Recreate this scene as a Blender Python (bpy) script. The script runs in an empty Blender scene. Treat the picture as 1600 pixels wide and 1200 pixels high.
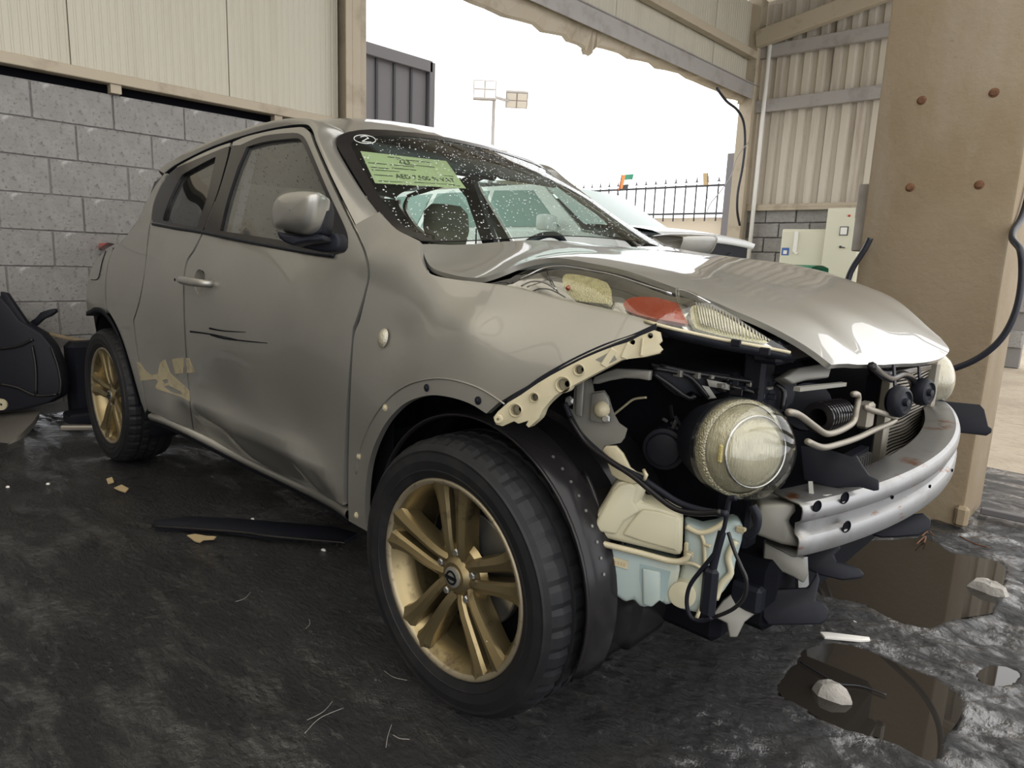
import bpy, bmesh, math, random
import numpy as np
from mathutils import Vector, Matrix, geometry, noise
C = bpy.context.scene.collection
random.seed(7); rng = np.random.default_rng(7)
PI = math.pi
# ------------------------------------------------------------------ camera
CAMP = np.array([2.35219, -1.85809, 1.05166]); YAW, PITCH, ROLL = [math.radians(v) for v in (133.2501, -10.39349, 2.28783)]
FOC = 1064.07
_f = np.array([math.cos(PITCH)*math.cos(YAW), math.cos(PITCH)*math.sin(YAW), math.sin(PITCH)])
_r0 = np.array([math.sin(YAW), -math.cos(YAW), 0.0]); _u0 = np.cross(_r0, _f)
_r = math.cos(ROLL)*_r0 + math.sin(ROLL)*_u0; _u = -math.sin(ROLL)*_r0 + math.cos(ROLL)*_u0
cam = bpy.data.objects.new('camera', bpy.data.cameras.new('camera')); C.objects.link(cam)
M = Matrix.Identity(4)
for i in range(3):
    M[i][0] = _r[i]; M[i][1] = _u[i]; M[i][2] = -_f[i]; M[i][3] = CAMP[i]
cam.matrix_world = M
cam.data.sensor_fit = 'HORIZONTAL'; cam.data.sensor_width = 36.0; cam.data.lens = FOC*36.0/1600.0
cam.data.clip_start = 0.02; cam.data.clip_end = 300
bpy.context.scene.camera = cam
# ------------------------------------------------------------------ world and exposure
sc = bpy.context.scene
sc.view_settings.view_transform = 'Standard'; sc.view_settings.look = 'None'
sc.view_settings.gamma = 1; sc.view_settings.use_curve_mapping = False
sc.view_settings.exposure = EXPOSURE = 0.55
w = bpy.data.worlds.new('overcast'); sc.world = w; w.use_nodes = True
wn = w.node_tree; bg = wn.nodes['Background']
tc = wn.nodes.new('ShaderNodeTexCoord'); sx = wn.nodes.new('ShaderNodeSeparateXYZ'); cr = wn.nodes.new('ShaderNodeValToRGB')
wn.links.new(tc.outputs['Generated'], sx.inputs[0]); wn.links.new(sx.outputs['Z'], cr.inputs[0])
cr.color_ramp.elements[0].color = (0.95, 0.96, 1.0, 1); cr.color_ramp.elements[0].position = 0.0
cr.color_ramp.elements[1].color = (1.0, 0.985, 0.95, 1); cr.color_ramp.elements[1].position = 0.7
wn.links.new(cr.outputs[0], bg.inputs[0]); bg.inputs[1].default_value = 1.8
# fill light added above and behind the camera to brighten the interior
def lamp(name, loc, size, energy, col=(1, .86, .62), rot=(0, 0, 0)):
    d = bpy.data.lights.new(name, 'AREA'); d.shape = 'RECTANGLE'; d.size, d.size_y = size; d.energy = energy; d.color = col
    o = bpy.data.objects.new(name, d); o.location = loc; o.rotation_euler = rot; C.objects.link(o); return o
lamp('fill_light', (.2, -3.2, 4.75), (7.0, 4.6), 80, (1, .93, .80), (0, 0, 0))
# ------------------------------------------------------------------ picture <-> place helpers
def ray(x, y): return _f + _r*((x-800)/FOC) - _u*((y-600)/FOC)
def at(x, y, ax, v):
    d = ray(x, y); return CAMP + d*((v-CAMP[ax])/d[ax])
def hitp(x, y, p0, n):
    d = ray(x, y); n = np.array(n, float); return CAMP + d*(((np.array(p0)-CAMP)@n)/(d@n))
class TPS:                                   # thin-plate height field c = f(a, b)
    def __init__(s, P, sm=1e-5):
        P = np.array(P, float); s.X = P[:, :2]; n = len(P)
        K = s.U(s.X[:, None]-s.X[None]) + sm*np.eye(n)
        Q = np.hstack([np.ones((n, 1)), s.X]); A = np.zeros((n+3, n+3))
        A[:n, :n] = K; A[:n, n:] = Q; A[n:, :n] = Q.T
        s.w = np.linalg.lstsq(A, np.append(P[:, 2], [0, 0, 0]), rcond=None)[0]
    @staticmethod
    def U(d):
        r2 = (d**2).sum(-1) + 1e-12; return 0.5*r2*np.log(r2)
    def __call__(s, a, b):
        q = np.stack([np.asarray(a, float).ravel(), np.asarray(b, float).ravel()], -1)
        v = s.U(q[:, None]-s.X[None])@s.w[:-3] + s.w[-3] + q@s.w[-2:]
        return v.reshape(np.shape(a)) if np.ndim(a) else float(v[0])
    def grad(s, a, b, h=2e-3):
        return (s(a+h, b)-s(a-h, b))/(2*h), (s(a, b+h)-s(a, b-h))/(2*h)
def rs(P, step=None, n=None, closed=False):
    P = np.array(P, float)
    if closed: P = np.vstack([P, P[:1]])
    L = np.append(0, np.cumsum(np.linalg.norm(np.diff(P, axis=0), axis=1)))
    if n is None: n = max(2, int(round(L[-1]/step))+1)
    t = np.linspace(0, L[-1], n)
    R = np.stack([np.interp(t, L, P[:, k]) for k in range(P.shape[1])], -1)
    return R[:-1] if closed else R
def cat(P, sub=6, closed=False):             # Catmull-Rom through the points
    P = np.array(P, float); n = len(P); out = []
    g = (lambda i: P[i % n]) if closed else (lambda i: P[min(max(i, 0), n-1)])
    for i in range(n if closed else n-1):
        a, b, c, d = g(i-1), g(i), g(i+1), g(i+2)
        for k in range(sub):
            t = k/sub; out.append(.5*(2*b+(c-a)*t+(2*a-5*b+4*c-d)*t*t+(3*b-a-3*c+d)*t**3))
    if not closed: out.append(P[-1])
    return np.array(out)
def inpoly(q, P):
    x, y = q[:, 0], q[:, 1]; r = np.zeros(len(q), bool); n = len(P)
    for i in range(n):
        a, b = P[i], P[(i+1) % n]
        if a[1] == b[1]: continue
        c = ((a[1] > y) != (b[1] > y)) & (x < (b[0]-a[0])*(y-a[1])/(b[1]-a[1])+a[0]); r ^= c
    return r
def dist2(q, P):
    d = np.full(len(q), 9e9); n = len(P)
    for i in range(n):
        a, b = P[i], P[(i+1) % n]; ab = b-a; t = np.clip(((q-a)@ab)/max(ab@ab, 1e-12), 0, 1)
        d = np.minimum(d, np.linalg.norm(q-a-t[:, None]*ab, axis=1))
    return d
def fill2d(outer, holes=(), res=.05):
    loops = [np.array(outer)]+[np.array(h) for h in holes]
    V = []; E = []
    for L in loops:
        s = len(V); V += [Vector(p) for p in L]; E += [(s+i, s+(i+1) % len(L)) for i in range(len(L))]
    lo, hi = loops[0].min(0), loops[0].max(0)
    gx, gy = np.meshgrid(np.arange(lo[0], hi[0], res), np.arange(lo[1], hi[1], res*.9)); gx[1::2] += res/2
    q = np.stack([gx.ravel(), gy.ravel()], -1); k = inpoly(q, loops[0])
    for h in loops[1:]: k &= ~inpoly(q, h)
    q = q[k]
    for L in loops:
        if len(q): q = q[dist2(q, L) > res*.45]
    V += [Vector(p) for p in q]
    v, e, f, *_ = geometry.delaunay_2d_cdt(V, E, [], 0, 1e-7)
    v = np.array([tuple(p) for p in v]); f = [tuple(t) for t in f]
    c = np.array([v[list(t)].mean(0) for t in f]); k = inpoly(c, loops[0])
    for h in loops[1:]: k &= ~inpoly(c, h)
    f = [t for t, kk in zip(f, k) if kk]
    f = [t if np.cross(v[t[1]]-v[t[0]], v[t[2]]-v[t[0]]) > 0 else t[::-1] for t in f]
    return v, f, loops
# ------------------------------------------------------------------ object helpers
def link(name, me, mat=None, parent=None):
    o = bpy.data.objects.new(name, me); C.objects.link(o)
    if mat is not None and not me.materials: me.materials.append(mat)
    if parent is not None: o.parent = parent
    return o
def mesh(name, V, F, mat, parent=None, smooth=False, normals=None, angle=None):
    me = bpy.data.meshes.new(name); me.from_pydata([tuple(map(float, p)) for p in V], [], [tuple(int(i) for i in f) for f in F]); me.update()
    if mat is not None: me.materials.append(mat)
    if smooth or normals is not None or angle: me.polygons.foreach_set('use_smooth', [True]*len(me.polygons))
    if normals is not None: me.normals_split_custom_set_from_vertices([tuple(map(float, n)) for n in normals])
    if angle: me.set_sharp_from_angle(angle=math.radians(angle))
    return link(name, me, mat, parent)
def tag(o, label=None, cat_=None, group=None, kind=None):
    if label: o['label'] = label
    if cat_: o['category'] = cat_
    if group: o['group'] = group
    if kind: o['kind'] = kind
    return o
def empty(name, loc, label=None, cat_=None, group=None, kind=None, rz=0):
    o = bpy.data.objects.new(name, None); C.objects.link(o); o.location = loc; o.rotation_euler = (0, 0, rz); o.empty_display_size = .1
    return tag(o, label, cat_, group, kind)
class MB:                                    # collects simple shapes into one mesh
    def __init__(s): s.V = []; s.F = []
    def add(s, V, F):
        n = len(s.V); s.V += [tuple(p) for p in V]; s.F += [tuple(i+n for i in f) for f in F]; return s
    def box(s, c, d, R=None, taper=1.0):
        c = np.array(c, float); d = np.array(d, float)/2; V = []
        for z in (-1, 1):
            k = taper if z > 0 else 1
            for x, y in ((-1, -1), (1, -1), (1, 1), (-1, 1)):
                p = np.array([x*d[0]*k, y*d[1]*k, z*d[2]]); V.append(c+(R@p if R is not None else p))
        return s.add(V, [(3, 2, 1, 0), (4, 5, 6, 7), (0, 1, 5, 4), (1, 2, 6, 5), (2, 3, 7, 6), (3, 0, 4, 7)])
    def bar(s, a, b, w, h, up=(0, 0, 1)):
        a, b = np.array(a, float), np.array(b, float); d = b-a; L = np.linalg.norm(d); d /= L
        x = np.cross(up, d); x = x/np.linalg.norm(x) if np.linalg.norm(x) > 1e-6 else np.array([1, 0, 0]); z = np.cross(d, x)
        return s.box((a+b)/2, (w, L, h), np.stack([x, d, z], 1))
    def tube(s, P, r, n=8, cap=True):
        P = np.array(P, float); m = len(P); T = np.gradient(P, axis=0); T /= np.linalg.norm(T, axis=1)[:, None]+1e-12
        x = np.cross(T[0], (0, 0, 1)); x = x if np.linalg.norm(x) > .05 else np.cross(T[0], (1, 0, 0)); V = []
        r = np.broadcast_to(r, (m,))
        for i in range(m):
            x = x-T[i]*(x@T[i]); x /= np.linalg.norm(x); y = np.cross(T[i], x)
            for k in range(n):
                a = 2*PI*k/n; V.append(P[i]+r[i]*(math.cos(a)*x+math.sin(a)*y))
        F = [(i*n+k, i*n+(k+1) % n, (i+1)*n+(k+1) % n, (i+1)*n+k) for i in range(m-1) for k in range(n)]
        if cap: F += [tuple(range(n))[::-1], tuple((m-1)*n+k for k in range(n))]
        return s.add(V, F)
    def lathe(s, prof, c, ax, n=32, a0=0, a1=2*PI, ref=(0, 0, 1)):
        ax = np.array(ax, float); ax /= np.linalg.norm(ax); e1 = np.array(ref, float); e1 = e1-ax*(e1@ax)
        if np.linalg.norm(e1) < 1e-6: e1 = np.cross(ax, (1, 0, 0))
        e1 /= np.linalg.norm(e1); e2 = np.cross(ax, e1); full = abs(a1-a0-2*PI) < 1e-6; m = n if full else n+1
        V = []; p = len(prof)
        for i in range(m):
            a = a0+(a1-a0)*i/n
            for r, h in prof: V.append(np.array(c)+r*(math.cos(a)*e1+math.sin(a)*e2)+h*ax)
        F = [(i*p+j, ((i+1) % m)*p+j, ((i+1) % m)*p+j+1, i*p+j+1) for i in range(n) for j in range(p-1)]
        return s.add(V, F)
    def loft(s, curves, closed=False):
        n = len(curves[0]); V = [p for c in curves for p in c]; m = len(curves)
        return s.add(V, [(i*n+k, i*n+k+1, (i+1)*n+k+1, (i+1)*n+k) for i in range(m-1) for k in range(n-1)])
    def build(s, name, mat, parent=None, smooth=False, angle=None, bevel=0, seg=1):
        o = mesh(name, s.V, s.F, mat, parent, smooth, None, angle)
        if bevel:
            bm = bmesh.new(); bm.from_mesh(o.data); bmesh.ops.remove_doubles(bm, verts=bm.verts, dist=1e-5)
            bmesh.ops.bevel(bm, geom=[e for e in bm.edges if len(e.link_faces) == 2 and e.calc_face_angle() > .6], offset=bevel, segments=seg, affect='EDGES', profile=.5)
            bm.to_mesh(o.data); bm.free()
            if angle: o.data.polygons.foreach_set('use_smooth', [True]*len(o.data.polygons)); o.data.set_sharp_from_angle(angle=math.radians(angle))
        return o
def fixn(o):
    bm = bmesh.new(); bm.from_mesh(o.data); bmesh.ops.recalc_face_normals(bm, faces=bm.faces); bm.to_mesh(o.data); bm.free(); return o
def plate(name, px, p0, n, th, mat, parent=None, holes=(), smooth=False, res=.2, bevel=0):
    """flat sheet of thickness th standing on the plane (p0, n), outline read off the picture"""
    n = np.array(n, float); n /= np.linalg.norm(n); e1 = np.cross(n, (0, 0, 1)); e1 /= np.linalg.norm(e1); e2 = np.cross(n, e1); p0 = np.array(p0, float)
    to2 = lambda x, y: (lambda P: ((P-p0)@e1, (P-p0)@e2))(hitp(x, y, p0, n))
    L = [np.array([to2(*q) for q in px])]
    if smooth: L[0] = cat(L[0], 4, True)
    for (cx, cy, r) in holes:
        L.append(np.array([to2(cx+r*math.cos(a), cy+r*math.sin(a)) for a in np.linspace(0, 2*PI, 15)[:-1]]))
    v, f, loops = fill2d(L[0], L[1:], res); P = p0+v[:, :1]*e1+v[:, 1:2]*e2
    b = MB(); b.add(P, f); b.add(P-n*th, [t[::-1] for t in f])
    for Lp in loops:
        Q = p0+Lp[:, :1]*e1+Lp[:, 1:]*e2; m = len(Q)
        b.add(np.vstack([Q, Q-n*th]), [(i, (i+1) % m, m+(i+1) % m, m+i) for i in range(m)])
    o = b.build(name, mat, parent); bm = bmesh.new(); bm.from_mesh(o.data); bmesh.ops.remove_doubles(bm, verts=bm.verts, dist=1e-5)
    bmesh.ops.dissolve_limit(bm, angle_limit=.01, verts=bm.verts, edges=bm.edges) if bevel else None
    if bevel: bmesh.ops.bevel(bm, geom=[e for e in bm.edges if len(e.link_faces) == 2 and e.calc_face_angle() > .9], offset=bevel, segments=2, affect='EDGES', profile=.5, clamp_overlap=True)
    bmesh.ops.recalc_face_normals(bm, faces=bm.faces); bm.to_mesh(o.data); bm.free()
    if bevel: o.data.polygons.foreach_set('use_smooth', [True]*len(o.data.polygons)); o.data.set_sharp_from_angle(angle=math.radians(45))
    return o
# ------------------------------------------------------------------ materials
def mat(name, col, rough=.5, metal=0, coat=0, spec=.5, trans=0, ior=1.45, alpha=1, noise_=None, bump=None, emit=None, coat_rough=.03):
    m = bpy.data.materials.new(name); m.use_nodes = True; t = m.node_tree; b = t.nodes['Principled BSDF']
    b.inputs['Base Color'].default_value = (*col, 1); b.inputs['Roughness'].default_value = rough; b.inputs['Metallic'].default_value = metal
    b.inputs['Coat Weight'].default_value = coat; b.inputs['Coat Roughness'].default_value = coat_rough; b.inputs['Specular IOR Level'].default_value = spec
    b.inputs['Transmission Weight'].default_value = trans; b.inputs['IOR'].default_value = ior; b.inputs['Alpha'].default_value = alpha
    if emit: b.inputs['Emission Color'].default_value = (*col, 1); b.inputs['Emission Strength'].default_value = emit
    N = t.nodes; Lk = t.links.new
    if noise_ or bump:
        co = N.new('ShaderNodeTexCoord')
    if noise_:                               # list of (scale, detail, lo, hi, colour): layered blotches of other colours
        prev = None
        for (scl, det, lo, hi, c2) in noise_:
            nz = N.new('ShaderNodeTexNoise'); mp = N.new('ShaderNodeMapping'); Lk(co.outputs['Object'], mp.inputs[0])
            s3 = scl if isinstance(scl, tuple) else (scl,)*3; mp.inputs['Scale'].default_value = s3; nz.inputs['Scale'].default_value = 1; nz.inputs['Detail'].default_value = det; nz.inputs['Roughness'].default_value = .62
            Lk(mp.outputs[0], nz.inputs['Vector']); mp.inputs['Location'].default_value = (scl if not isinstance(scl, tuple) else scl[0], 3.1, 1.7)
            rp = N.new('ShaderNodeMapRange'); rp.inputs['From Min'].default_value = lo; rp.inputs['From Max'].default_value = hi; Lk(nz.outputs[0], rp.inputs[0])
            mx = N.new('ShaderNodeMix'); mx.data_type = 'RGBA'; Lk(rp.outputs[0], mx.inputs['Factor'])
            if prev is None: mx.inputs['A'].default_value = (*col, 1)
            else: Lk(prev, mx.inputs['A'])
            mx.inputs['B'].default_value = (*c2, 1); prev = mx.outputs['Result']
        Lk(prev, b.inputs['Base Color'])
    if bump:
        scl, det, st, dist = bump; nz = N.new('ShaderNodeTexNoise'); mp = N.new('ShaderNodeMapping'); Lk(co.outputs['Object'], mp.inputs[0])
        mp.inputs['Scale'].default_value = scl if isinstance(scl, tuple) else (scl,)*3; nz.inputs['Scale'].default_value = 1; nz.inputs['Detail'].default_value = det; nz.inputs['Roughness'].default_value = .65
        Lk(mp.outputs[0], nz.inputs['Vector']); bp = N.new('ShaderNodeBump'); bp.inputs['Strength'].default_value = st; bp.inputs['Distance'].default_value = dist
        Lk(nz.outputs[0], bp.inputs['Height']); Lk(bp.outputs[0], b.inputs['Normal'])
    return m
def glass(name, tint, rough=0.0, op=.12, refl=1.0):
    """thin pane: tinted see-through with mirror-like sheen"""
    m = bpy.data.materials.new(name); m.use_nodes = True; t = m.node_tree; t.nodes.clear(); N = t.nodes; Lk = t.links.new
    out = N.new('ShaderNodeOutputMaterial'); tr = N.new('ShaderNodeBsdfTransparent'); gl = N.new('ShaderNodeBsdfGlossy'); mx = N.new('ShaderNodeMixShader')
    lw = N.new('ShaderNodeLayerWeight'); pw = N.new('ShaderNodeMath'); pw.operation = 'POWER'; pw.inputs[1].default_value = 4.5; Lk(lw.outputs['Facing'], pw.inputs[0])
    fr = N.new('ShaderNodeMath'); fr.operation = 'MULTIPLY_ADD'; fr.inputs[1].default_value = .8; fr.inputs[2].default_value = .05; Lk(pw.outputs[0], fr.inputs[0])
    tr.inputs[0].default_value = (*tint, 1); gl.inputs['Roughness'].default_value = rough; gl.inputs[0].default_value = (refl,)*3+(1,)
    df = N.new('ShaderNodeBsdfDiffuse'); df.inputs[0].default_value = (.5, .5, .46, 1); m2 = N.new('ShaderNodeMixShader'); m2.inputs[0].default_value = op
    Lk(tr.outputs[0], m2.inputs[1]); Lk(df.outputs[0], m2.inputs[2]); Lk(fr.outputs[0], mx.inputs[0]); Lk(m2.outputs[0], mx.inputs[1]); Lk(gl.outputs[0], mx.inputs[2]); Lk(mx.outputs[0], out.inputs[0])
    return m
mt = {}
mt['paint'] = mat('silver_paint', (.335, .325, .295), .40, .68, .7, coat_rough=.02, noise_=[(2.2, 5, .55, .75, (.30, .29, .26))])
mt['black_plastic'] = mat('black_plastic', (.009, .010, .015), .5, spec=.25, bump=(60, 3, .15, .002))
mt['black_gloss'] = mat('gloss_black_trim', (.012, .011, .012), .22, spec=.35)
mt['dark'] = mat('dark_underseal', (.005, .0055, .008), .85, spec=.12)
mt['rubber'] = mat('tyre_rubber', (.011, .0115, .013), .55, spec=.3, noise_=[(14, 4, .5, .75, (.020, .019, .019))])
mt['rim'] = mat('bronze_gold_alloy', (.27, .215, .115), .34, .85, noise_=[(16, 5, .56, .68, (.13, .10, .06))])
mt['rim_worn'] = mat('scuffed_alloy_lip', (.36, .31, .22), .45, .7, noise_=[(45, 3, .55, .7, (.20, .17, .12))])
mt['steel'] = mat('bare_steel', (.36, .36, .35), .38, .85, noise_=[(9, 4, .5, .7, (.25, .25, .25))])
mt['zinc'] = mat('grey_primed_steel', (.20, .195, .17), .5, .4)
mt['cream_plastic'] = mat('cream_plastic', (.45, .40, .27), .5, noise_=[(7, 4, .5, .72, (.33, .29, .19))])
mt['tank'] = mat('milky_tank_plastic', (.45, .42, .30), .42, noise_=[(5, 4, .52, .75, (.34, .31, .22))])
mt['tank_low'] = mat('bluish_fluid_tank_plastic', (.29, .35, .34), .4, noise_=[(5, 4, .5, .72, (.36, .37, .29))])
mt['amber'] = mat('amber_lens', (.20, .026, .006), .25, coat=.5, bump=(220, 0, .5, .002))
mt['chrome'] = mat('chrome', (.40, .40, .41), .12, 1)
mt['lens'] = mat('frosted_reflector_lens', (.36, .335, .25), .3, .3, coat=.8, noise_=[(18, 5, .5, .7, (.26, .235, .17))], bump=((260, 260, 14), 2, .7, .004))
mt['clear'] = glass('clear_lamp_cover', (.93, .93, .88), .03, .015)
mt['windscreen_glass'] = glass('windscreen_glass', (.66, .78, .72), 0, .008, .7)
mt['side_glass'] = glass('side_glass', (.86, .90, .87), 0, .10)
mt['dark_glass'] = glass('privacy_glass', (.30, .32, .34), 0, .02)
mt['seat'] = mat('grey_beige_seat_cloth', (.20, .185, .14), .9)
mt['dash'] = mat('dark_cabin_plastic', (.02, .022, .028), .6)
mt['liner'] = mat('dark_cabin_lining', (.06, .06, .07), .9)
mt['alu'] = mat('condenser_aluminium', (.28, .255, .21), .5, .7)
mt['block'] = mat('grey_concrete_block', (.27, .26, .245), .95, noise_=[(9, 6, .45, .7, (.33, .32, .305)), (40, 4, .55, .75, (.10, .098, .095)), (5.5, 4, .66, .74, (.46, .44, .43))], bump=(70, 5, .7, .012))
mt['mortar'] = mat('mortar', (.22, .21, .2), .95, bump=(60, 3, .5, .01))
mt['cladding'] = mat('cream_sandwich_panel', (.47, .44, .355), .5, .0, noise_=[((1.5, 6, .6), 5, .5, .8, (.40, .365, .28))])
mt['steelcream'] = mat('cream_painted_steel', (.40, .34, .25), .55, noise_=[(3, 5, .55, .7, (.29, .24, .17))])
mt['steelgrey'] = mat('grey_painted_steel', (.34, .32, .30), .5, .1, noise_=[(4, 5, .5, .75, (.24, .22, .20))])
mt['sheet'] = mat('weathered_corrugated_sheet', (.50, .45, .37), .6, noise_=[((6, 6, .5), 6, .5, .7, (.34, .29, .23))])
mt['concrete'] = mat('pillar_concrete', (.26, .205, .135), .9, noise_=[(2.2, 7, .42, .72, (.22, .165, .10)), ((3, 3, .7), 5, .55, .8, (.30, .255, .195)), (50, 3, .68, .75, (.22, .17, .11))], bump=(26, 7, .3, .012))
mt['plaster'] = mat('pale_plaster', (.55, .48, .38), .9)
mt['ground_out'] = mat('pale_sandy_ground', (.42, .36, .28), .95, noise_=[(1.4, 6, .45, .7, (.30, .25, .19)), ((8, 40, 8), 4, .55, .7, (.24, .20, .15))], bump=(20, 5, .5, .03))
mt['yard_wall'] = mat('beige_yard_wall', (.50, .44, .35), .9)
mt['white_paint'] = mat('white_car_paint', (.72, .74, .74), .3, .0, .6)
mt['cabinet'] = mat('cream_cabinet_enamel', (.62, .60, .47), .45)
mt['green'] = mat('green_plastic', (.02, .19, .11), .4)
mt['darkpanel'] = mat('slate_grey_sheet', (.105, .10, .105), .5)
mt['iron'] = mat('black_iron', (.03, .03, .035), .6)
mt['hose'] = mat('black_hose_rubber', (.014, .015, .022), .4)
mt['paper'] = mat('yellowish_paper', (.58, .56, .34), .8)
mt['ink'] = mat('black_ink', (.02, .02, .02), .7)
mt['white'] = mat('white_plastic', (.75, .73, .68), .5)
mt['red'] = mat('red_plastic', (.45, .03, .025), .35)
mt['orange'] = mat('orange_cloth', (.75, .24, .08), .8)
mt['gold_foil'] = mat('golden_leaf_litter', (.34, .26, .14), .7)
mt['rust'] = mat('rust', (.11, .05, .025), .85, noise_=[(40, 4, .45, .6, (.16, .08, .04))])
mt['stone'] = mat('pale_wet_stone', (.34, .32, .29), .6, bump=(40, 4, .6, .01))
mt['silver_scrap'] = mat('silver_bumper_paint', (.26, .24, .21), .3, .5, .6)
# ================================================================== THE SETTING
XW, YL = -2.5, 8.2
def struct(o): o['kind'] = 'structure'; return o
def G(x, y): return at(x, y, 2, 0.0)
# puddles: shallow basins read off the ground
PUD = [[(1218,1067),(1247,1030),(1253,1017),(1283,1007),(1317,1005),(1367,1020),(1417,1043),(1463,1060),(1503,1090),(1500,1120),(1480,1150),(1470,1180),(1450,1190),(1417,1173),(1377,1153),(1333,1143),(1290,1127),(1250,1103),(1222,1087)],
       [(1277,927),(1282,905),(1310,866),(1350,846),(1403,842),(1450,840),(1483,862),(1520,868),(1567,880),(1570,905),(1556,945),(1550,957),(1517,963),(1483,970),(1450,982),(1383,963),(1350,943),(1310,936)],
       [(1527,1052),(1545,1040),(1580,1043),(1594,1056),(1575,1072),(1540,1070)]]
PUDW = [cat([G(*q)[:2] for q in P], 4, True) for P in PUD]
def axis(a, b, c, d, fine, coarse):
    return np.concatenate([np.arange(a, b, coarse), np.arange(b, c, fine), np.arange(c, d+1e-6, coarse)])
fx = np.concatenate([np.arange(-2.56, -.9, .07), np.arange(-.9, 1.2, .02), np.arange(1.2, 2.35, .0085), np.arange(2.35, 6.2, .07)]); fy = np.concatenate([np.arange(-6.6, -1.4, .07), np.arange(-1.4, -.7, .02), np.arange(-.7, 1.5, .0085), np.arange(1.5, 2.75, .03)])
gx, gy = np.meshgrid(fx, fy); q = np.stack([gx.ravel(), gy.ravel()], -1)
def fnoise(q, s, o=0, oct_=4):
    return np.array([noise.fractal(Vector((a*s+o, b*s*1.0-o, o)), .8, 2.1, oct_) for a, b in q])
rot = np.stack([q[:, 0]*.8+q[:, 1]*.6, (-q[:, 0]*.6+q[:, 1]*.8)*1.9], -1)
near = (q[:, 0] > -.95) & (q[:, 1] > -1.45) & (q[:, 1] < 1.75)
h = np.zeros(len(q)); h[near] = .007*fnoise(rot[near], 3.2, 5.1)+.0065*fnoise(rot[near], 9, 2.2, 4)
rough_ = near & (q[:, 0] > 1.15) & (q[:, 1] > -.75); h[rough_] += .0032*fnoise(rot[rough_], 24, 7.7, 3)
mud = np.clip((q[:, 0]-.6)/.9, 0, 1)*np.clip((q[:, 1]+1.6)/.5, 0, 1); h = h*(.35+.9*mud)-.004
for P in PUDW:
    ins = inpoly(q, P); d = dist2(q, P); s = np.where(ins, -d, d)
    h = np.where(ins, np.minimum(h, -.010*np.clip(d/.03, 0, 1)), h); rim = np.exp(-(np.clip(s, 0, 1)/.035)**2)*(s > 0); h = h*(1-.6*rim)+.0045*rim*.5
for hx, hy in ((1.265, -.78), (-1.265, -.78)):                       # flat under the tyres
    k = np.exp(-(((q[:, 0]-hx)/.16)**2+((q[:, 1]-hy)/.15)**2)**2); h = h*(1-k)-.001*k
ny, nx = gx.shape
Ff = [(j*nx+i, j*nx+i+1, (j+1)*nx+i+1, (j+1)*nx+i) for j in range(ny-1) for i in range(nx-1)]
# wet oily mud: colour and gloss vary in patches
m = mat('wet_oily_mud_floor', (.009, .009, .0095), .42, noise_=[((2.2, 4.5, 1), 6, .48, .75, (.026, .025, .024)), ((30, 60, 30), 4, .6, .72, (.06, .057, .054))], bump=((38, 80, 38), 8, 1.0, .022))
t = m.node_tree; b = t.nodes['Principled BSDF']; nz = t.nodes.new('ShaderNodeTexNoise'); nz.inputs['Scale'].default_value = 2.6; nz.inputs['Detail'].default_value = 7
co = t.nodes.new('ShaderNodeTexCoord'); t.links.new(co.outputs['Object'], nz.inputs['Vector']); rp = t.nodes.new('ShaderNodeMapRange')
rp.inputs['From Min'].default_value = .38; rp.inputs['From Max'].default_value = .66; rp.inputs['To Min'].default_value = .25; rp.inputs['To Max'].default_value = .6
t.links.new(nz.outputs[0], rp.inputs[0]); t.links.new(rp.outputs[0], b.inputs['Roughness']); b.inputs['Specular IOR Level'].default_value = .6
# broken film of water: smooth glossy patches between matt clods
nf = t.nodes.new('ShaderNodeTexNoise'); mpf = t.nodes.new('ShaderNodeMapping'); mpf.inputs['Rotation'].default_value = (0, 0, .9); mpf.inputs['Scale'].default_value = (2.6, 7.5, 1); t.links.new(co.outputs['Object'], mpf.inputs[0]); t.links.new(mpf.outputs[0], nf.inputs['Vector'])
nf.inputs['Scale'].default_value = 1; nf.inputs['Detail'].default_value = 9; nf.inputs['Roughness'].default_value = .68; nf.inputs['Distortion'].default_value = .5
rf = t.nodes.new('ShaderNodeMapRange'); rf.inputs['From Min'].default_value = .47; rf.inputs['From Max'].default_value = .60; t.links.new(nf.outputs[0], rf.inputs[0]); t.links.new(rf.outputs[0], b.inputs['Coat Weight'])
b.inputs['Coat IOR'].default_value = 1.85; b.inputs['Coat Roughness'].default_value = .07
nb = t.nodes.new('ShaderNodeTexNoise'); nb.inputs['Scale'].default_value = 26; nb.inputs['Detail'].default_value = 5; nb.inputs['Roughness'].default_value = .6; t.links.new(co.outputs['Object'], nb.inputs['Vector'])
bf = t.nodes.new('ShaderNodeBump'); bf.inputs['Strength'].default_value = .6; bf.inputs['Distance'].default_value = .02; t.links.new(nb.outputs[0], bf.inputs['Height']); t.links.new(bf.outputs[0], b.inputs['Coat Normal'])
mt['mud'] = m
struct(mesh('floor', np.stack([q[:, 0], q[:, 1], h], -1), Ff, m, None, True))
mt['water'] = mat('muddy_puddle_water', (.022, .019, .016), .02, spec=.6)
PL = ['large shallow muddy puddle in front of the bumper beam, by the concrete pillar', 'oval muddy puddle with the pale stone in it', 'small muddy puddle at the right, beside the oval one']
for i, P in enumerate(PUDW):
    v, f, _ = fill2d(P, (), .2)
    tag(mesh('puddle', np.hstack([v, np.full((len(v), 1), -.0015)]), f, mt['water']), [PL[1], PL[0], PL[2]][i], 'puddle')
b = MB(); b.box((1.8, 15.2, -.06), (9, 25, .1)); struct(b.build('ground_yard', mt['ground_out']))
b = MB(); b.box((-16.3, 5, -.07), (27.4, 50, .1)); struct(b.build('ground_outside', mt['ground_out']))
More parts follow.
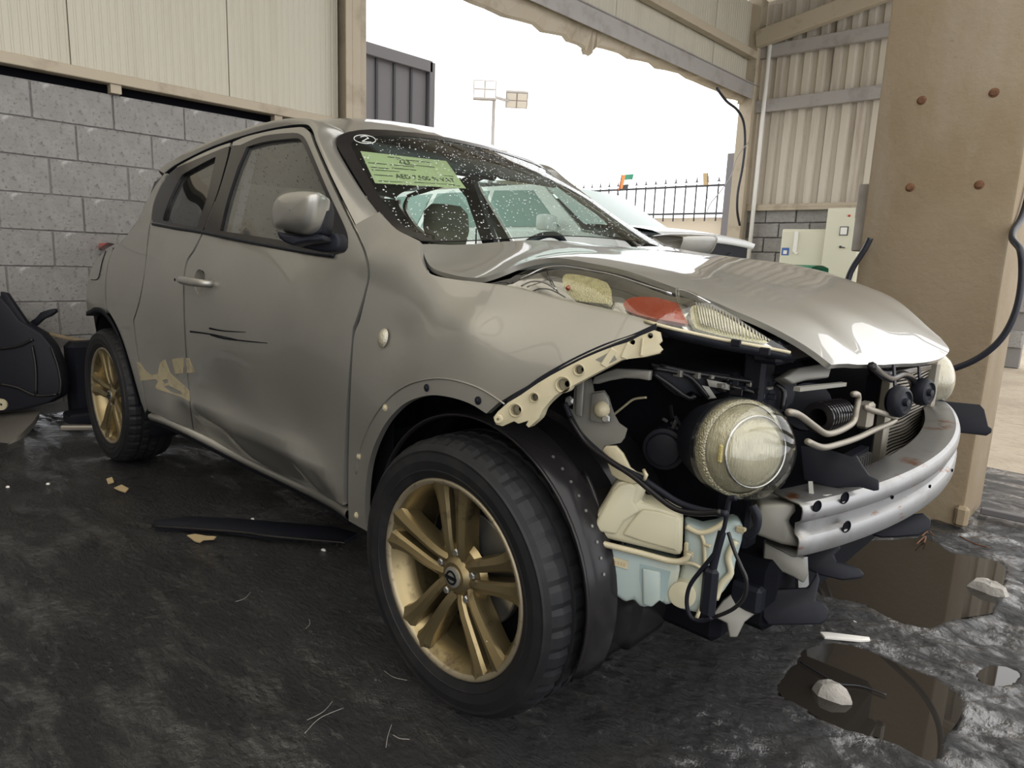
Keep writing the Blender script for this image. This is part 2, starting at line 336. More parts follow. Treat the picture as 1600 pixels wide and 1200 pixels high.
# ---- rear block wall, each block its own piece
wr = MB().box((XW-.11, -.6, .975), (.16, 3.8, 1.95)).build('wall_rear', mt['mortar']); struct(wr)
BW, BH = .425, .2105
bm_ = MB().box((0, 0, 0), (.05, BW-.009, BH-.008)).build('block', mt['block'], wr, bevel=.003)
C.objects.unlink(bm_); bme = bm_.data
ph = [-.795, -.58, -.73, -.57, -.74, -.56, -.74, -.57, -.75, -.56]
for k in range(10):
    z = 1.95-BH*(k+.5)
    if z < .02: continue
    n0 = -5
    for n in range(n0, 6):
        y = ph[k]+BW*(n+.5)
        if y < -2.3 or y > 1.15: continue
        o = bpy.data.objects.new('block', bme); C.objects.link(o); o.parent = wr
        o.location = (XW-.044+random.uniform(-.004, .004), y, z); o.rotation_euler = (random.uniform(-.004, .004), random.uniform(-.01, .01), random.uniform(-.008, .008))
bpy.data.objects.remove(bm_)
# ---- cladding of ribbed sandwich panels above the blocks
wc = MB().box((XW-.16, -.6, 3.4), (.06, 4.0, 2.66)).build('wall_upper_rear', mt['steelcream']); struct(wc)
def ribbed(y0, y1, z0, z1, x, pitch=.043, d=.0035, name='cladding_panel', par=None):
    ys = []; n = max(2, int((y1-y0)/pitch)); p = (y1-y0)/n
    for i in range(n): a = y0+i*p; ys += [(a, 0), (a+p*.62, 0), (a+p*.72, -d), (a+p*.9, -d)]
    ys.append((y1, 0)); V = []
    for yy, dd in ys: V += [(x+dd, yy, z0), (x+dd, yy, z1)]
    s = len(V); V += [(x-.05, y0, z0), (x-.05, y0, z1), (x-.05, y1, z0), (x-.05, y1, z1)]; e = s-2
    F = [(2*i, 2*i+2, 2*i+3, 2*i+1) for i in range(len(ys)-1)]+[(s, 0, 1, s+1), (e, s+2, s+3, e+1), (s, s+2, e, 0), (1, e+1, s+3, s+1)]
    return mesh(name, V, F, mt['cladding'], par)
yj = [at(x, 60, 0, XW)[1] for x in (108, 356)]
edges = [yj[0]-2*(yj[1]-yj[0]), yj[0]-(yj[1]-yj[0]), yj[0], yj[1], 1.215]
for i in range(4): ribbed(edges[i]+.003, edges[i+1]-.003, 2.065, 4.72, XW+.0+random.uniform(-.003, .003), par=wc)
b = MB(); b.box((XW+.0, -.6, 2.033), (.09, 4.0, .062)); struct(MB().box((XW-.14, -.6, 2.0), (.03, 4.0, .16)).build('trim_gap', mt['dark'])); trim = b.build('trim_1', mt['steelcream'], bevel=.004); struct(trim)
for yy in (-.36, .7): b = MB().box((XW+.0, yy, 1.978), (.06, .06, .055)); b.build('stub_post', mt['steelcream'], trim)
# column at the end of the cladding
b = MB(); b.box((XW+.03, 1.265, 2.4), (.2, .012, 4.8)); b.box((XW+.12, 1.27, 2.4), (.012, .13, 4.8)); b.box((XW-.02, 1.365, 2.4), (.22, .09, 4.8))
struct(b.build('column_rear', mt['steelcream'], bevel=.003))
# ---- lintel, girts and cladding above the opening
wl = MB().box((XW-.13, 4.8, 4.15), (.05, 6.8, 1.1)).build('wall_over_opening', mt['steelcream']); struct(wl)
yy = np.linspace(1.42, 8.1, 7)
for i in range(6): ribbed(yy[i]+.004, yy[i+1]-.004, 3.62, 4.75, XW-.02+random.uniform(-.003, .003), .06, .004, 'cladding_panel', wl)
b = MB(); b.box((XW-.0, 4.75, 3.57), (.22, 6.75, .10)); b.box((XW+.11, 4.75, 3.55), (.012, 6.75, .20)); b.box((XW-.06, 4.75, 3.49), (.12, 6.75, .012)); b.box((XW+.12, 4.75, 3.645), (.05, 6.75, .012)); struct(b.build('lintel', mt['steelgrey'], bevel=.004))
b = MB(); b.box((XW+.07, 4.75, 4.08), (.10, 6.75, .02)); b.box((XW+.12, 4.75, 4.04), (.015, 6.75, .10)); b.box((XW+.07, 4.75, 4.0), (.10, 6.75, .012)); struct(b.build('girt_rear', mt['steelcream'], bevel=.003))
# torn strip of flashing hanging below the lintel
fl = cat([(XW-.06, y, z) for y, z in ((1.5, 3.3), (2.6, 3.29), (3.6, 3.31), (4.15, 3.3), (4.35, 3.24), (4.5, 3.36), (5.3, 3.40), (6.4, 3.44), (7.6, 3.42), (8.05, 3.40))], 5)
jag = np.array([(p[0]+.03*math.sin(i*1.7), p[1], p[2]+.012*math.sin(i*2.3)) for i, p in enumerate(fl)])
b = MB(); b.loft([jag, jag+np.array([.05, 0, .012]), np.stack([jag[:, 0]*0+XW+.02, jag[:, 1], jag[:, 2]*0+3.50], -1)]); b.loft([jag+np.array([-.004, 0, 0]), np.stack([jag[:, 0]*0+XW-.03, jag[:, 1], jag[:, 2]*0+3.50], -1)][::-1])
struct(b.build('trim_flashing', mt['steelcream']))
# ---- left wall of corrugated sheets over blocks
wL = MB().box((-.68, YL+.1, .98), (3.76, .12, 1.96)).build('wall_left', mt['mortar']); struct(wL)
b0 = MB().box((0, 0, 0), (.428, .05, .200)).build('block', mt['block'], wL, bevel=.008); bme2 = b0.data; bpy.data.objects.remove(b0)
for k in range(9):
    for n in range(8):
        o = bpy.data.objects.new('block', bme2); C.objects.link(o); o.parent = wL
        o.location = (-2.32+.442*n+(.21 if k % 2 else 0), YL+.022+random.uniform(-.012, .012), 1.83-.213*k); o.rotation_euler = (random.uniform(-.02, .02), random.uniform(-.02, .02), random.uniform(-.02, .02))
wU = MB().box((-.68, YL+.14, 3.4), (3.76, .02, 2.9)).build('wall_upper_left', mt['sheet']); struct(wU)
def trap(x0, x1, z0, z1, y, pitch=.195, d=.05):
    X = []; n = int(round((x1-x0)/pitch)); p = (x1-x0)/n
    for i in range(n): a = x0+i*p; X += [(a, 0), (a+p*.42, 0), (a+p*.56, d), (a+p*.86, d)]
    X.append((x1, 0)); V = []
    for xx, dd in X: V += [(xx, y+dd, z0), (xx, y+dd, z1)]
    F = [(2*i+2, 2*i, 2*i+1, 2*i+3) for i in range(len(X)-1)]
    return mesh('corrugated_sheet', V, F, mt['sheet'], wU)
for i in range(4): trap(-2.36+.975*i, -2.36+.975*(i+1)-.004, 1.97, 4.75, YL-.01+.006*(i % 2))
b = MB(); b.box((-.6, YL-.04, 1.955), (3.6, .10, .035)); b.box((-.6, YL-.08, 1.94), (3.6, .012, .09)); struct(b.build('trim_2', mt['steelcream'], bevel=.003))
for nm, z0 in (('girt_low', 3.36), ('girt_high', 4.10)):
    b = MB(); b.box((-.6, YL-.05, z0+.08), (3.6, .10, .012)); b.box((-.6, YL-.105, z0), (3.6, .012, .17)); b.box((-.6, YL-.08, z0-.08), (3.6, .06, .012)); struct(b.build(nm, mt['steelgrey'], bevel=.003))
b = MB(); b.bar((-2.4, YL-.2, 4.25), (1.2, YL-.2, 4.85), .12, .22); struct(b.build('rafter', mt['steelcream'], bevel=.005))
# corner column and conduit
b = MB(); b.box((XW+.12, YL-.12, 2.4), (.012, .2, 4.8)); b.box((XW+.02, YL-.03, 2.4), (.2, .012, 4.8)); b.box((XW+.02, YL-.21, 2.4), (.2, .012, 4.8)); struct(b.build('column_corner', mt['steelcream'], bevel=.003))
b = MB().tube([(XW+.26, YL-.13, z) for z in (1.0, 2.5, 4.3)], .03, 10); struct(b.build('conduit_corner', mt['white'], smooth=True))
# ---- concrete pillar
PX0, PX1, PY0, PY1 = 1.318, 1.870, 1.503, 1.93
b = MB().box(((PX0+PX1)/2, (PY0+PY1)/2, 2.4), (PX1-PX0, PY1-PY0, 4.86)); pil = b.build('pillar', mt['concrete'], bevel=.012, seg=2, angle=40); struct(pil)
for q_ in ((1440, 157), (1553, 145), (1422, 293), (1530, 289)):
    p = at(*q_, 1, PY0); b = MB().lathe([(0, .008), (.011, .008), (.012, .003), (.019, 0), (.022, -.002)], p, (0, -1, 0), 12); b.build('bolt_hole', mt['rust'], pil, angle=40)
b = MB(); b.box((PX1-.005, PY0-.005, .045), (.05, .04, .09)); b.build('chipped_foot', mt['concrete'], pil, bevel=.012)
b = MB(); b.box((PX0-.03, 1.62, 1.30), (.05, .12, .3)); b.box((PX0-.06, 1.62, 1.33), (.02, .04, .06)); bx = b.build('switch_box', mt['steelgrey'], bevel=.004); tag(bx, 'grey switch box on the left edge of the concrete pillar', 'switch box')
# ---- roof, back wall and what closes the workshop behind the photographer
b = MB().box((-.25, .9, 4.92), (4.9, 15.2, .06)); struct(b.build('ceiling', mt['cladding']))
for i, xx in enumerate((-1.6, -.4, .8, 1.95)): b = MB().box((xx, .9, 4.82), (.1, 15, .16)); struct(b.build('ceiling_purlin', mt['steelgrey']))
b = MB().box((1.0, -6.85, 2.4), (8, .1, 5)); wR = struct(b.build('wall_right', mt['plaster']))
for i in range(8): o = ribbed(-3.0+i, -2.004+i, .9, 4.85, 0, .06, .006, 'cladding_panel', wR); o.rotation_euler = (0, 0, PI/2); o.location = (0, -6.74, 0); o.data.flip_normals() if False else None
b = MB().box((-2.56, -4.6, 2.4), (.1, 4.2, 5)); struct(b.build('wall_rear_far', mt['block']))
b = MB().box((3.2, 12.4, 1.1), (5.8, .25, 2.2)); struct(b.build('wall_yard', mt['plaster']))
# ================================================================== THE CAR
car = empty('car', (0, 0, 0), 'silver crossover car with its front bumper stripped off and a dented right side', 'car')
paint = mt['paint']
SP = [(-1.95,.45,.70),(-1.95,.6,.73),(-1.95,.75,.715),(-1.95,.9,.67),(-1.9,1.05,.62),(-1.65,.4,.80),(-1.65,.55,.835),(-1.65,.7,.845),(-1.65,.85,.82),(-1.65,1.0,.76),(-1.6,1.12,.70),
(-1.265,.68,.872),(-1.265,.8,.87),(-1.265,.95,.842),(-1.265,1.08,.775),(-1.265,1.2,.715),(-1.265,1.35,.64),(-1.2,1.41,.61),
(-.95,.3,.83),(-.95,.5,.852),(-.95,.7,.862),(-.95,.9,.853),(-.95,1.09,.79),(-.95,1.25,.71),(-.95,1.40,.625),
(-.5,.22,.80),(-.5,.33,.838),(-.5,.47,.822),(-.5,.65,.843),(-.5,.8,.863),(-.5,.95,.853),(-.5,1.1,.79),(-.5,1.25,.715),(-.5,1.44,.615),
(0,.22,.80),(0,.33,.838),(0,.47,.812),(0,.65,.838),(0,.8,.858),(0,.95,.852),(0,1.08,.795),(0,1.25,.715),(0,1.46,.605),
(.5,.22,.80),(.5,.33,.838),(.5,.48,.815),(.5,.65,.835),(.5,.8,.853),(.5,.93,.848),(.5,1.05,.795),(.5,1.2,.73),(.5,1.3,.685),
(.8,.3,.835),(.8,.5,.832),(.8,.7,.84),(.8,.82,.838),(.8,.92,.825),(.8,1.0,.795),(.8,1.12,.722),(.7,1.16,.715),
(.95,.3,.85),(.95,.5,.852),(.95,.68,.852),(.95,.8,.84),(.95,.9,.822),(.95,1.0,.782),(.95,1.06,.745),
(1.12,.72,.870),(1.265,.735,.878),(1.4,.72,.872),(1.1,.8,.862),(1.265,.82,.868),(1.1,.9,.832),(1.265,.91,.838),(1.2,1.0,.745),(1.3,.98,.75),
(1.5,.70,.865),(1.5,.8,.852),(1.5,.88,.815),(1.5,.965,.745),(1.7,.75,.81),(1.7,.85,.795),(1.7,.94,.742),(1.85,.75,.72),(1.85,.9,.68)]
SY0 = TPS(SP)
class Crease:                                # pressed fold low on the doors: below it the skin turns sharply inwards
    X = Z = None
    def __call__(s, a, b_):
        v = SY0(a, b_)
        if s.X is None: return v
        d = np.interp(a, s.X, s.Z)-b_; t = np.interp(a, s.X, s.K); k = .006; sp_ = k*np.logaddexp(0, d/k)
        o_ = v-t*sp_+.45*t*.05*np.exp(-(np.abs(d)/.05)**1.4); return o_ if np.ndim(a) else float(o_)
    def grad(s, a, b_, h=2e-3): return (s(a+h, b_)-s(a-h, b_))/(2*h), (s(a, b_+h)-s(a, b_-h))/(2*h)
SY = Crease()
def hy(px, py):
    y = -.82
    for _ in range(60):
        p = at(px, py, 1, y); y += .5*(-SY(p[0], p[2])-y)
    return np.array(at(px, py, 1, y))
_cr = [hy(*q) for q in ((262,612),(297,634),(340,654),(385,675),(445,701),(490,728),(515,752),(533,780))]
SY.X = np.array([p[0] for p in _cr]); SY.Z = np.array([p[2] for p in _cr]); SY.K = np.array([.0, .45, .6, .62, .6, .5, .3, 0.])
def seg(*S, sub=4):
    """outline from segments: a list is a smooth run, a tuple one corner"""
    out = []
    for s in S:
        if isinstance(s, tuple): out.append(np.array([s], float))
        else: out.append(cat(s, sub))
    return np.vstack(out)
def clean(P, d=1e-3):
    P = np.array(P); k = [0]
    for i in range(1, len(P)):
        if np.linalg.norm(P[i]-P[k[-1]]) > d: k.append(i)
    if np.linalg.norm(P[k[-1]]-P[0]) < d: k.pop()
    return P[k]
PAN = {}
def panel(name, outer, S, kind, m, parent, holes=(), res=.04, flange=.016, off=0.0, disp=None):
    """sheet cut to an outline given in the surface's own two coordinates; kind 'y': (x,z) -> -y side, 'z': (x,y) -> top"""
    v, f, loops = fill2d(clean(outer), [clean(h) for h in holes], res)
    def lift(q):
        a, b_ = q[:, 0], q[:, 1]; c = S(a, b_); ga, gb = S.grad(a, b_); o = np.ones(len(a))
        if kind == 'y': P = np.stack([a, -c, b_], -1); n = np.stack([-ga, -o, -gb], -1)
        else: P = np.stack([a, b_, c], -1); n = np.stack([-ga, -gb, o], -1)
        n /= np.linalg.norm(n, axis=1)[:, None]; return P+n*off, n
    P, N = lift(v); V = [P]; NN = [N]; F = list(f); s = len(P)
    for i, L in enumerate(loops):
        Q, n = lift(L); T = np.roll(Q, -1, 0)-np.roll(Q, 1, 0); sd = np.cross(T, n); sd /= np.linalg.norm(sd, axis=1)[:, None]+1e-12
        area = .5*np.sum(L[:, 0]*np.roll(L[:, 1], -1)-np.roll(L[:, 0], -1)*L[:, 1])
        ccw = area > 0
        sd = sd if (ccw and i == 0) else -sd
        if i > 0: sd = -sd if not ccw else sd
        m_ = len(L); V += [Q, Q-n*flange]; NN += [sd, sd]
        for k in range(m_):
            k2 = (k+1) % m_; F.append((s+k, s+m_+k, s+m_+k2, s+k2) if (ccw == (i == 0)) else (s+k, s+k2, s+m_+k2, s+m_+k))
        s += 2*m_
    V = np.vstack(V); NN = np.vstack(NN)
    if disp is not None: V, NN = disp(V, NN)
    o = mesh(name, V, F, m, parent, normals=NN); PAN[o.name] = (V, F, NN); return o
def mirror(o, name=None):
    V, F, N = PAN[o.name]; V = V*np.array([1, -1, 1]); N = N*np.array([1, -1, 1])
    return mesh(name or o.name.split('.')[0], V, [f[::-1] for f in F], o.data.materials[0], o.parent, normals=N)
def XZ(P): return np.array([[p[0], p[2]] for p in (hy(*q) for q in P)])
# ---- front fender with its wheel arch lip
fo = seg([(555,351),(571,342),(593,331)], [(594,333),(619,358),(640,369),(656,377)], [(656,380),(657,400),(664,418),(675,429),(706,436),(740,440),(766,443)],
 [(768,443),(792,446),(816,450),(850,460),(886,469),(960,485),(1032,506)], [(1032,506),(1000,520),(952,539),(910,557),(860,583),(806,613),(778,630)],
 (760,646), [(758,645),(733,630),(700,620),(667,618),(633,630),(607,655),(590,684),(578,717),(572,753),(570,793),(572,822)], (577,832), (545,814), [(544,790),(545,707),(547,633),(550.5,560),(554,522),(562,502)], [(563,498),(572,460),(578,426),(572,394),(558,358)])
def dent(V, N):                              # knocked-in hollow behind the side repeater
    c = np.array([1.0, .86]); d = np.exp(-(((V[:, 0]-c[0])/.075)**2+((V[:, 2]-c[1])/.05)**2)); V = V.copy(); V[:, 1] += .012*d
    gx_ = -.012*d*2*(V[:, 0]-c[0])/.075**2; gz_ = -.012*d*2*(V[:, 2]-c[1])/.05**2
    k = np.abs(N[:, 1]) > .3; N = N.copy(); N[k, 0] += gx_[k]; N[k, 2] += gz_[k]; N /= np.linalg.norm(N, axis=1)[:, None]; return V, N
fender = panel('front_fender', XZ(fo), SY, 'y', paint, car, disp=dent, res=.03)
# pressed step round the arch
ar_o = [(790,632),(760,612),(733,600),(700,592),(672,592),(640,600),(612,618),(588,646),(572,676),(562,706),(557,740)]
P = np.array([hy(*q) for q in cat(ar_o, 4)]); Pn = P.copy(); Pn[:, 1] -= .0015
MB().tube(Pn, .0022, 6).build('arch_crease', paint, fender, smooth=True)
for q_ in ((602,637),(667,606),(747,626),(561,713),(557,805)):
    p = hy(*q_); b = MB().lathe([(0, .006), (.004, .006), (.005, .003), (.009, .002), (.0095, -.001)], p, (0, -1, .05), 12); b.build('clip', mt['cream_plastic'] if q_[0] not in (667, 747) else mt['black_plastic'], fender, angle=40)
# ---- front door, rear door, rear quarter
fd = seg([(364,222),(386,213),(432,202.5),(468,198.5)], [(474,199),(484,207),(491,226),(513,277),(551,356)], [(554,361),(568,394),(574,426),(568,460),(555,502)], [(551,512),(547,560),(541.5,633),(538,707),(536,789)], [(534,788),(515,777),(460,750),(375,711),(307,677)], [(303,672),(298,632),(292.5,558),(289.5,504),(288.5,441),(293,410),(305,391),(317,366)], [(320,361),(333,330),(343,300),(357,250)])
fw = seg([(377,228),(411,214),(459,209),(473,213)], [(474,214),(482.5,229),(511,297),(539,357),(543,376)], [(543,380),(539,391),(523,397)], [(520,397),(479,391),(401,377),(339,362)], [(339,360),(350,318),(365,265)])
hxz = hy(312, 441); hc2 = [(hxz[0]+.044*math.cos(a), hxz[2]+.042*math.sin(a)) for a in np.linspace(0, 2*PI, 25)[:-1]]
fdoor = panel('front_door', XZ(fd), SY, 'y', paint, car, holes=[XZ(fw), hc2], res=.04)
rd = seg([(360,223),(339,230),(307,244),(277,260)], [(276,262),(254,286),(241,317),(237,345)], [(235,352),(231,385),(226,430),(219,470),(210,500)], [(210,504),(214,540),(220,575),(225,605),(230,634)], [(232,642),(272,659),(302,672)], [(300.5,668),(296,632),(290,558),(287,504),(286,441),(290.5,409),(302,390),(314,366)], [(317,361),(330,330),(340,300),(354,250)])
rw = seg([(349,233),(320,245),(276,264)], [(274,266),(256,287),(243,316),(239,340)], [(240,346),(276,353),(312,359)], [(314,357),(326,330),(336,300)])
rdoor = panel('rear_door', XZ(rd), SY, 'y', paint, car, holes=[XZ(rw)], res=.04)
qd = seg([(236,344),(240,317),(253,284),(262,271)], [(257,271),(243,290),(230,313),(216,343),(200,366),(182,386)], [(178,388),(170,410),(166,440),(166,470),(168,484)], [(170,487),(178,500),(189,524),(198,550),(206,577),(213,602),(220,627)], (227,645), (229,640), [(228,634),(223,605),(218,575),(212,540),(208,506)], [(208,500),(217,470),(224,430),(229,385),(233,352)])
quarter = panel('rear_quarter', XZ(qd), SY, 'y', paint, car, res=.04)
rb = seg([(180,388),(168,393),(154,402),(143,420),(136,445),(134,470)], [(135,475),(138,490),(142,488),(150,484),(158,485),(165,490)], [(165,484),(163,465),(163.5,440),(168,410),(176,390)])
def XZs(P, y=-.76): return np.array([[p[0], p[2]] for p in (at(q[0], q[1], 1, y) for q in P)])
rbump = panel('rear_bumper', XZ(rb), SY, 'y', paint, car, res=.03)
P = [hy(*q) for q in ((137,487),(143,484),(150,480),(158,481),(166,487),(176,500),(187,521),(196,547),(204,574),(211,600),(219,630))]
b = MB(); pts_ = rs(cat(P, 4), .02); b.loft([pts_+np.array([0, -.006, 0]), pts_+np.array([0, -.008, -.02]), pts_+np.array([0, .05, -.022])]); b.build('arch_trim', mt['black_plastic'], quarter, smooth=True)
for nm in (fender, fdoor, rdoor, quarter, rbump): mirror(nm)
# red tail lamp corner
plate('tail_lamp', [(145,381),(156,378.5),(168,379),(160,385),(152,390),(147,396)], (-1.80, -.685, 1.0), (-.25, -1, .2), .03, mt['red'], car, bevel=.003)
# fuel flap line, mottled yellowish patches and scratches
P = np.array([hy(*q) for q in ((166,392),(160,410),(157,425),(153,436),(143,437))]); P[:, 1] -= .002
MB().tube(cat(P, 4), .002, 5).build('panel_groove', mt['dark'], rbump)
def decal(name, px, m, parent, holes=(), off=.0015): 
    return panel(name, XZ(px), SY, 'y', m, parent, holes=[XZ(h) for h in holes], res=.05, flange=.001, off=off)
mt['pale_patch'] = mat('yellowish_patch', (.36, .31, .20), .7, noise_=[(25, 5, .5, .68, (.24, .21, .15))])  # mottled yellowish colour for the thin patches laid over the doors
decal('door_patch', [(214,565),(218,566),(228,580),(237,586),(247,584),(250,567),(255,563),(258,562),(262,572),(266,583),(276,592),(296,610),(298,628),(284,620),(262,613),(246,608),(243,604),(248,596),(244,592),(220,595)], mt['pale_patch'], rdoor, holes=[[(256,604),(264,602),(284,612),(286,617),(270,614)], [(254,594),(262,592),(264,597),(257,600)]])
decal('door_patch', [(269,561),(287,559),(287,583),(274,584),(272,574)], mt['pale_patch'], rdoor)
decal('door_patch', [(291,559),(296,560),(300,571),(306,581),(293,583)], mt['pale_patch'], fdoor)
for a in ([(298,518),(322,521),(345,525),(372,531)], [(330,523),(352,529),(395,534),(418,536)], [(328,513),(350,517),(384,519)]):
    P = np.array([hy(*q) for q in cat(a, 3)]); P[:, 1] -= .0008; MB().tube(P, np.linspace(.0035, .001, len(P)), 5).build('scratch', mt['dark'], fdoor)
# ---- black window trim, panes
gl_f = seg([(386,230),(417,221.5),(461,216.5),(470,219)], [(472,221),(480,238),(510,305)], [(510,309),(506,350),(500,386)], [(497,386),(432,374.5),(345,361)], [(345,358),(356,312),(372,262)])
gl_r = seg([(338,245),(318,255),(289,271)], [(286,273),(277,287),(262,320),(255,343)], [(257,345.5),(276,349),(307,355)], [(309,353),(324,310)])
panel('window_trim', XZ(seg([(376,227),(411,213),(459,208),(474,213)], [(474,213),(483,229),(512,297),(540,357),(544,378)], [(544,380),(540,392),(523,398)], [(520,398),(479,392),(401,378),(319,362)], [(319,360),(342,302),(357,252),(363,228)])), SY, 'y', mt['black_gloss'], fdoor, holes=[XZ(gl_f)], off=.002, flange=.01)
panel('window_trim', XZ(seg([(359,229),(349,232),(320,244),(275,263)], [(274,264),(255,286),(242,316),(238,342)], [(239,347),(276,354),(316,361)], [(318,359),(340,302),(356,245)])), SY, 'y', mt['black_gloss'], rdoor, holes=[XZ(gl_r)], off=.002, flange=.01)
wpf = panel('window_pane', XZ(gl_f), SY, 'y', mt['side_glass'], fdoor, off=-.010, flange=.001)
wpr = panel('window_pane', XZ(gl_r), SY, 'y', mt['dark_glass'], rdoor, off=-.010, flange=.001)
mirror(wpf); o = mirror(wpr); o.data.materials[0] = mt['side_glass']
# sloping belt moulding
P = np.array([hy(*q) for q in ((240,350),(276,356.5),(320,363.5),(401,380),(479,394),(523,400))]); P[:, 1] -= .004
MB().tube(cat(P, 4), .006, 6).build('belt_moulding', mt['black_plastic'], fdoor, smooth=True)
# door handle, recess and lock
hc = hy(312, 440)
cup = MB().lathe([(.0, -.02), (.03, -.012), (.042, -.003), (.046, .0012)], hy(312, 441), (0, -1, .05), 24).build('handle_recess', mt['paint'], fdoor, smooth=True)
a_, e_ = hy(293, 437), hy(331, 443); hP = rs(cat([a_+[0, .004, 0], a_+[.01, -.03, 0], (a_+e_)/2+[0, -.036, 0], e_+[-.01, -.03, 0], e_+[0, .004, 0]], 5), n=18)
dh = MB().tube(hP, [.012+.004*math.sin(PI*i/17) for i in range(18)], 10).build('door_handle', mt['paint'], fdoor, smooth=True)
MB().lathe([(0, .002), (.005, .002), (.006, 0)], a_+[.008, -.047, .0], (0, -1, 0), 10).build('key_lock', mt['dark'], dh)
# side repeater lamp
rp_ = hy(599, 528); b = MB(); n_ = np.array([0.1, -1, .25]); b.lathe([(0, .012), (.008, .011), (.014, .007), (.0175, 0)], (0, 0, 0), (0, 0, 1), 20)
o = b.build('side_repeater', mt['lens'], fender, smooth=True); o.matrix_local = Matrix.Translation(Vector(rp_)) @ Vector((.06, -1, .22)).to_track_quat('Z', 'Y').to_matrix().to_4x4() @ Matrix.Diagonal((1.0, 1.45, 1, 1)) @ Matrix.Rotation(0, 4, 'Z')
# ---- rocker sill
st = [hy(*q) for q in ((233,646),(272,660),(375,712),(460,752),(515,779),(542,797))]; st = rs(cat(st, 4), .04)
b = MB(); b.loft([st+[0, .012, .004], st+[0, -.004, -.004], st+[0, -.006, -.016], st+[0, .002, -.030], st+[0, .03, -.036], st+[0, .12, -.030]]); sill = b.build('rocker_sill', paint, car, smooth=True)
V = np.array([tuple(v.co) for v in sill.data.vertices])*[1, -1, 1]; mesh('rocker_sill', V, [tuple(p.vertices)[::-1] for p in sill.data.polygons], paint, car, True)
b = MB(); b.loft([st+[0, .008, -.030], st+[0, .008, -.048], st+[0, .012, -.048], st+[0, .012, -.028]]); b.build('sill_seam', mt['dark'], sill)
# ---- roof, windscreen, hood
WS = [(545,206,-.505),(530,212,-.54),(526,223,-.56),(538,247,-.592),(563,289,-.63),(593,335,-.668),(619,359,-.69),(647,371,-.70),(658,376,-.705)]
wse = [np.array(at(x, y, 1, v)) for x, y, v in WS]
SW = TPS([tuple(p) for p in wse]+[(p[0], -p[1], p[2]) for p in wse]+[(.32, 0, 1.487), (.31, -.3, 1.478), (.31, .3, 1.473), (.68, 0, 1.318), (1.02, 0, 1.125), (.98, -.4, 1.115), (.98, .4, 1.115), (.66, .35, 1.30), (.66, -.35, 1.30)], 1e-4)
wl_ = np.array([p[:2] for p in wse]); base = np.array([(.955, -.62), (.985, -.4), (1.01, 0), (.985, .4), (.955, .62)]); topc = np.array([(.30, .3), (.315, 0), (.30, -.3)])
wso = np.vstack([cat(wl_, 4), cat(np.vstack([wl_[-1:], base, wl_[-1:]*[1, -1]]), 4)[1:-1], cat(wl_*[1, -1], 4)[::-1], cat(np.vstack([wl_[:1]*[1, -1], topc, wl_[:1]]), 4)[1:-1]])
cen = np.array([.66, 0]); cen = np.array([.985, 0]); inn = np.array([(cen+(p-cen)*np.array([.93, .955])) for p in wso])
ws_rim = panel('windscreen_border', wso, SW, 'z', mt['black_gloss'], car, holes=[inn], res=.06, flange=.002)
ws = panel('windscreen', inn, SW, 'z', mt['windscreen_glass'], car, res=.06, flange=.001, off=-.002)
# roof
SR = TPS([(-1.45, 0, 1.435), (-1.2, 0, 1.49), (-.6, 0, 1.565), (-.1, 0, 1.582), (.12, 0, 1.560), (.32, 0, 1.487), (-1.4, .4, 1.415), (-1.4, -.4, 1.415), (-.6, .38, 1.535), (-.6, -.38, 1.535), (-.05, .38, 1.548), (-.05, -.38, 1.548), (.15, .36, 1.525), (.15, -.36, 1.525), (.30, .3, 1.476), (.30, -.3, 1.480),
 (-1.3, .55, 1.38), (-1.3, -.55, 1.38), (-.6, .55, 1.475), (-.6, -.55, 1.475), (0, .545, 1.502), (0, -.545, 1.502), (.17, .53, 1.478), (.17, -.53, 1.478), (wse[0][0], .505, wse[0][2]), (wse[0][0], -.505, wse[0][2])], 1e-4)
ro = np.vstack([cat([(-1.42, .5), (-1.46, .2), (-1.46, -.2), (-1.42, -.5)], 4), cat([(-1.38, -.54), (-.6, -.55), (0, -.545), (.15, -.53), (wse[0][0]-.004, -.507)], 5), cat([(wse[0][0]-.008, -.5), (.296, -.3), (.310, 0), (.296, .3), (wse[0][0]-.008, .5)], 4), cat([(wse[0][0]-.004, .507), (.15, .53), (0, .545), (-.6, .55), (-1.38, .54)], 5)])
roof = panel('roof', ro, SR, 'z', paint, car, res=.07, flange=.02)
# A pillar and roof rail: strip between the door tops and the windscreen/roof edge
lo = np.array([hy(*q) for q in ((256,271),(274,257.5),(307,240),(339,226),(386,210),(432,199),(473,194),(487,201),(496,226),(519,277),(557,353))])
up = np.array([(-1.28, -.55, 1.385), (-1.15, -.555, 1.412), (-.8, -.556, 1.458), (-.5, -.555, 1.485), (-.2, -.55, 1.5), (0, -.55, 1.502), (.16, -.537, 1.48), tuple(wse[0]+[-.01, -.012, .0]), tuple(wse[2]+[-.004, -.006, .002]), tuple(wse[4]+[-.004, -.008, .002]), tuple(wse[5]+[0, -.006, .004])])
lo2, up2 = cat(lo, 5), cat(up, 5); rows = []
for s in np.linspace(0, 1, 9):
    ramp = np.clip((len(lo2)-1-np.arange(len(lo2)))/9.0, 0, 1)[:, None]**.7; bul = math.sin(PI*s)*np.array([[0, -.018, .016]])*ramp; rows.append(lo2*(1-s)+up2*s+bul)
b = MB(); b.loft(rows+[up2+[0, .01, -.02]]); rail = b.build('body_side_rail', paint, car, smooth=True); fixn(rail)
V = np.array([tuple(v.co) for v in rail.data.vertices])*[1, -1, 1]; mesh('body_side_rail', V, [tuple(p.vertices)[::-1] for p in rail.data.polygons], paint, car, True)
MB().tube(lo2+[0, .006, -.004], .006, 6).build('door_seal', mt['dark'], rail)
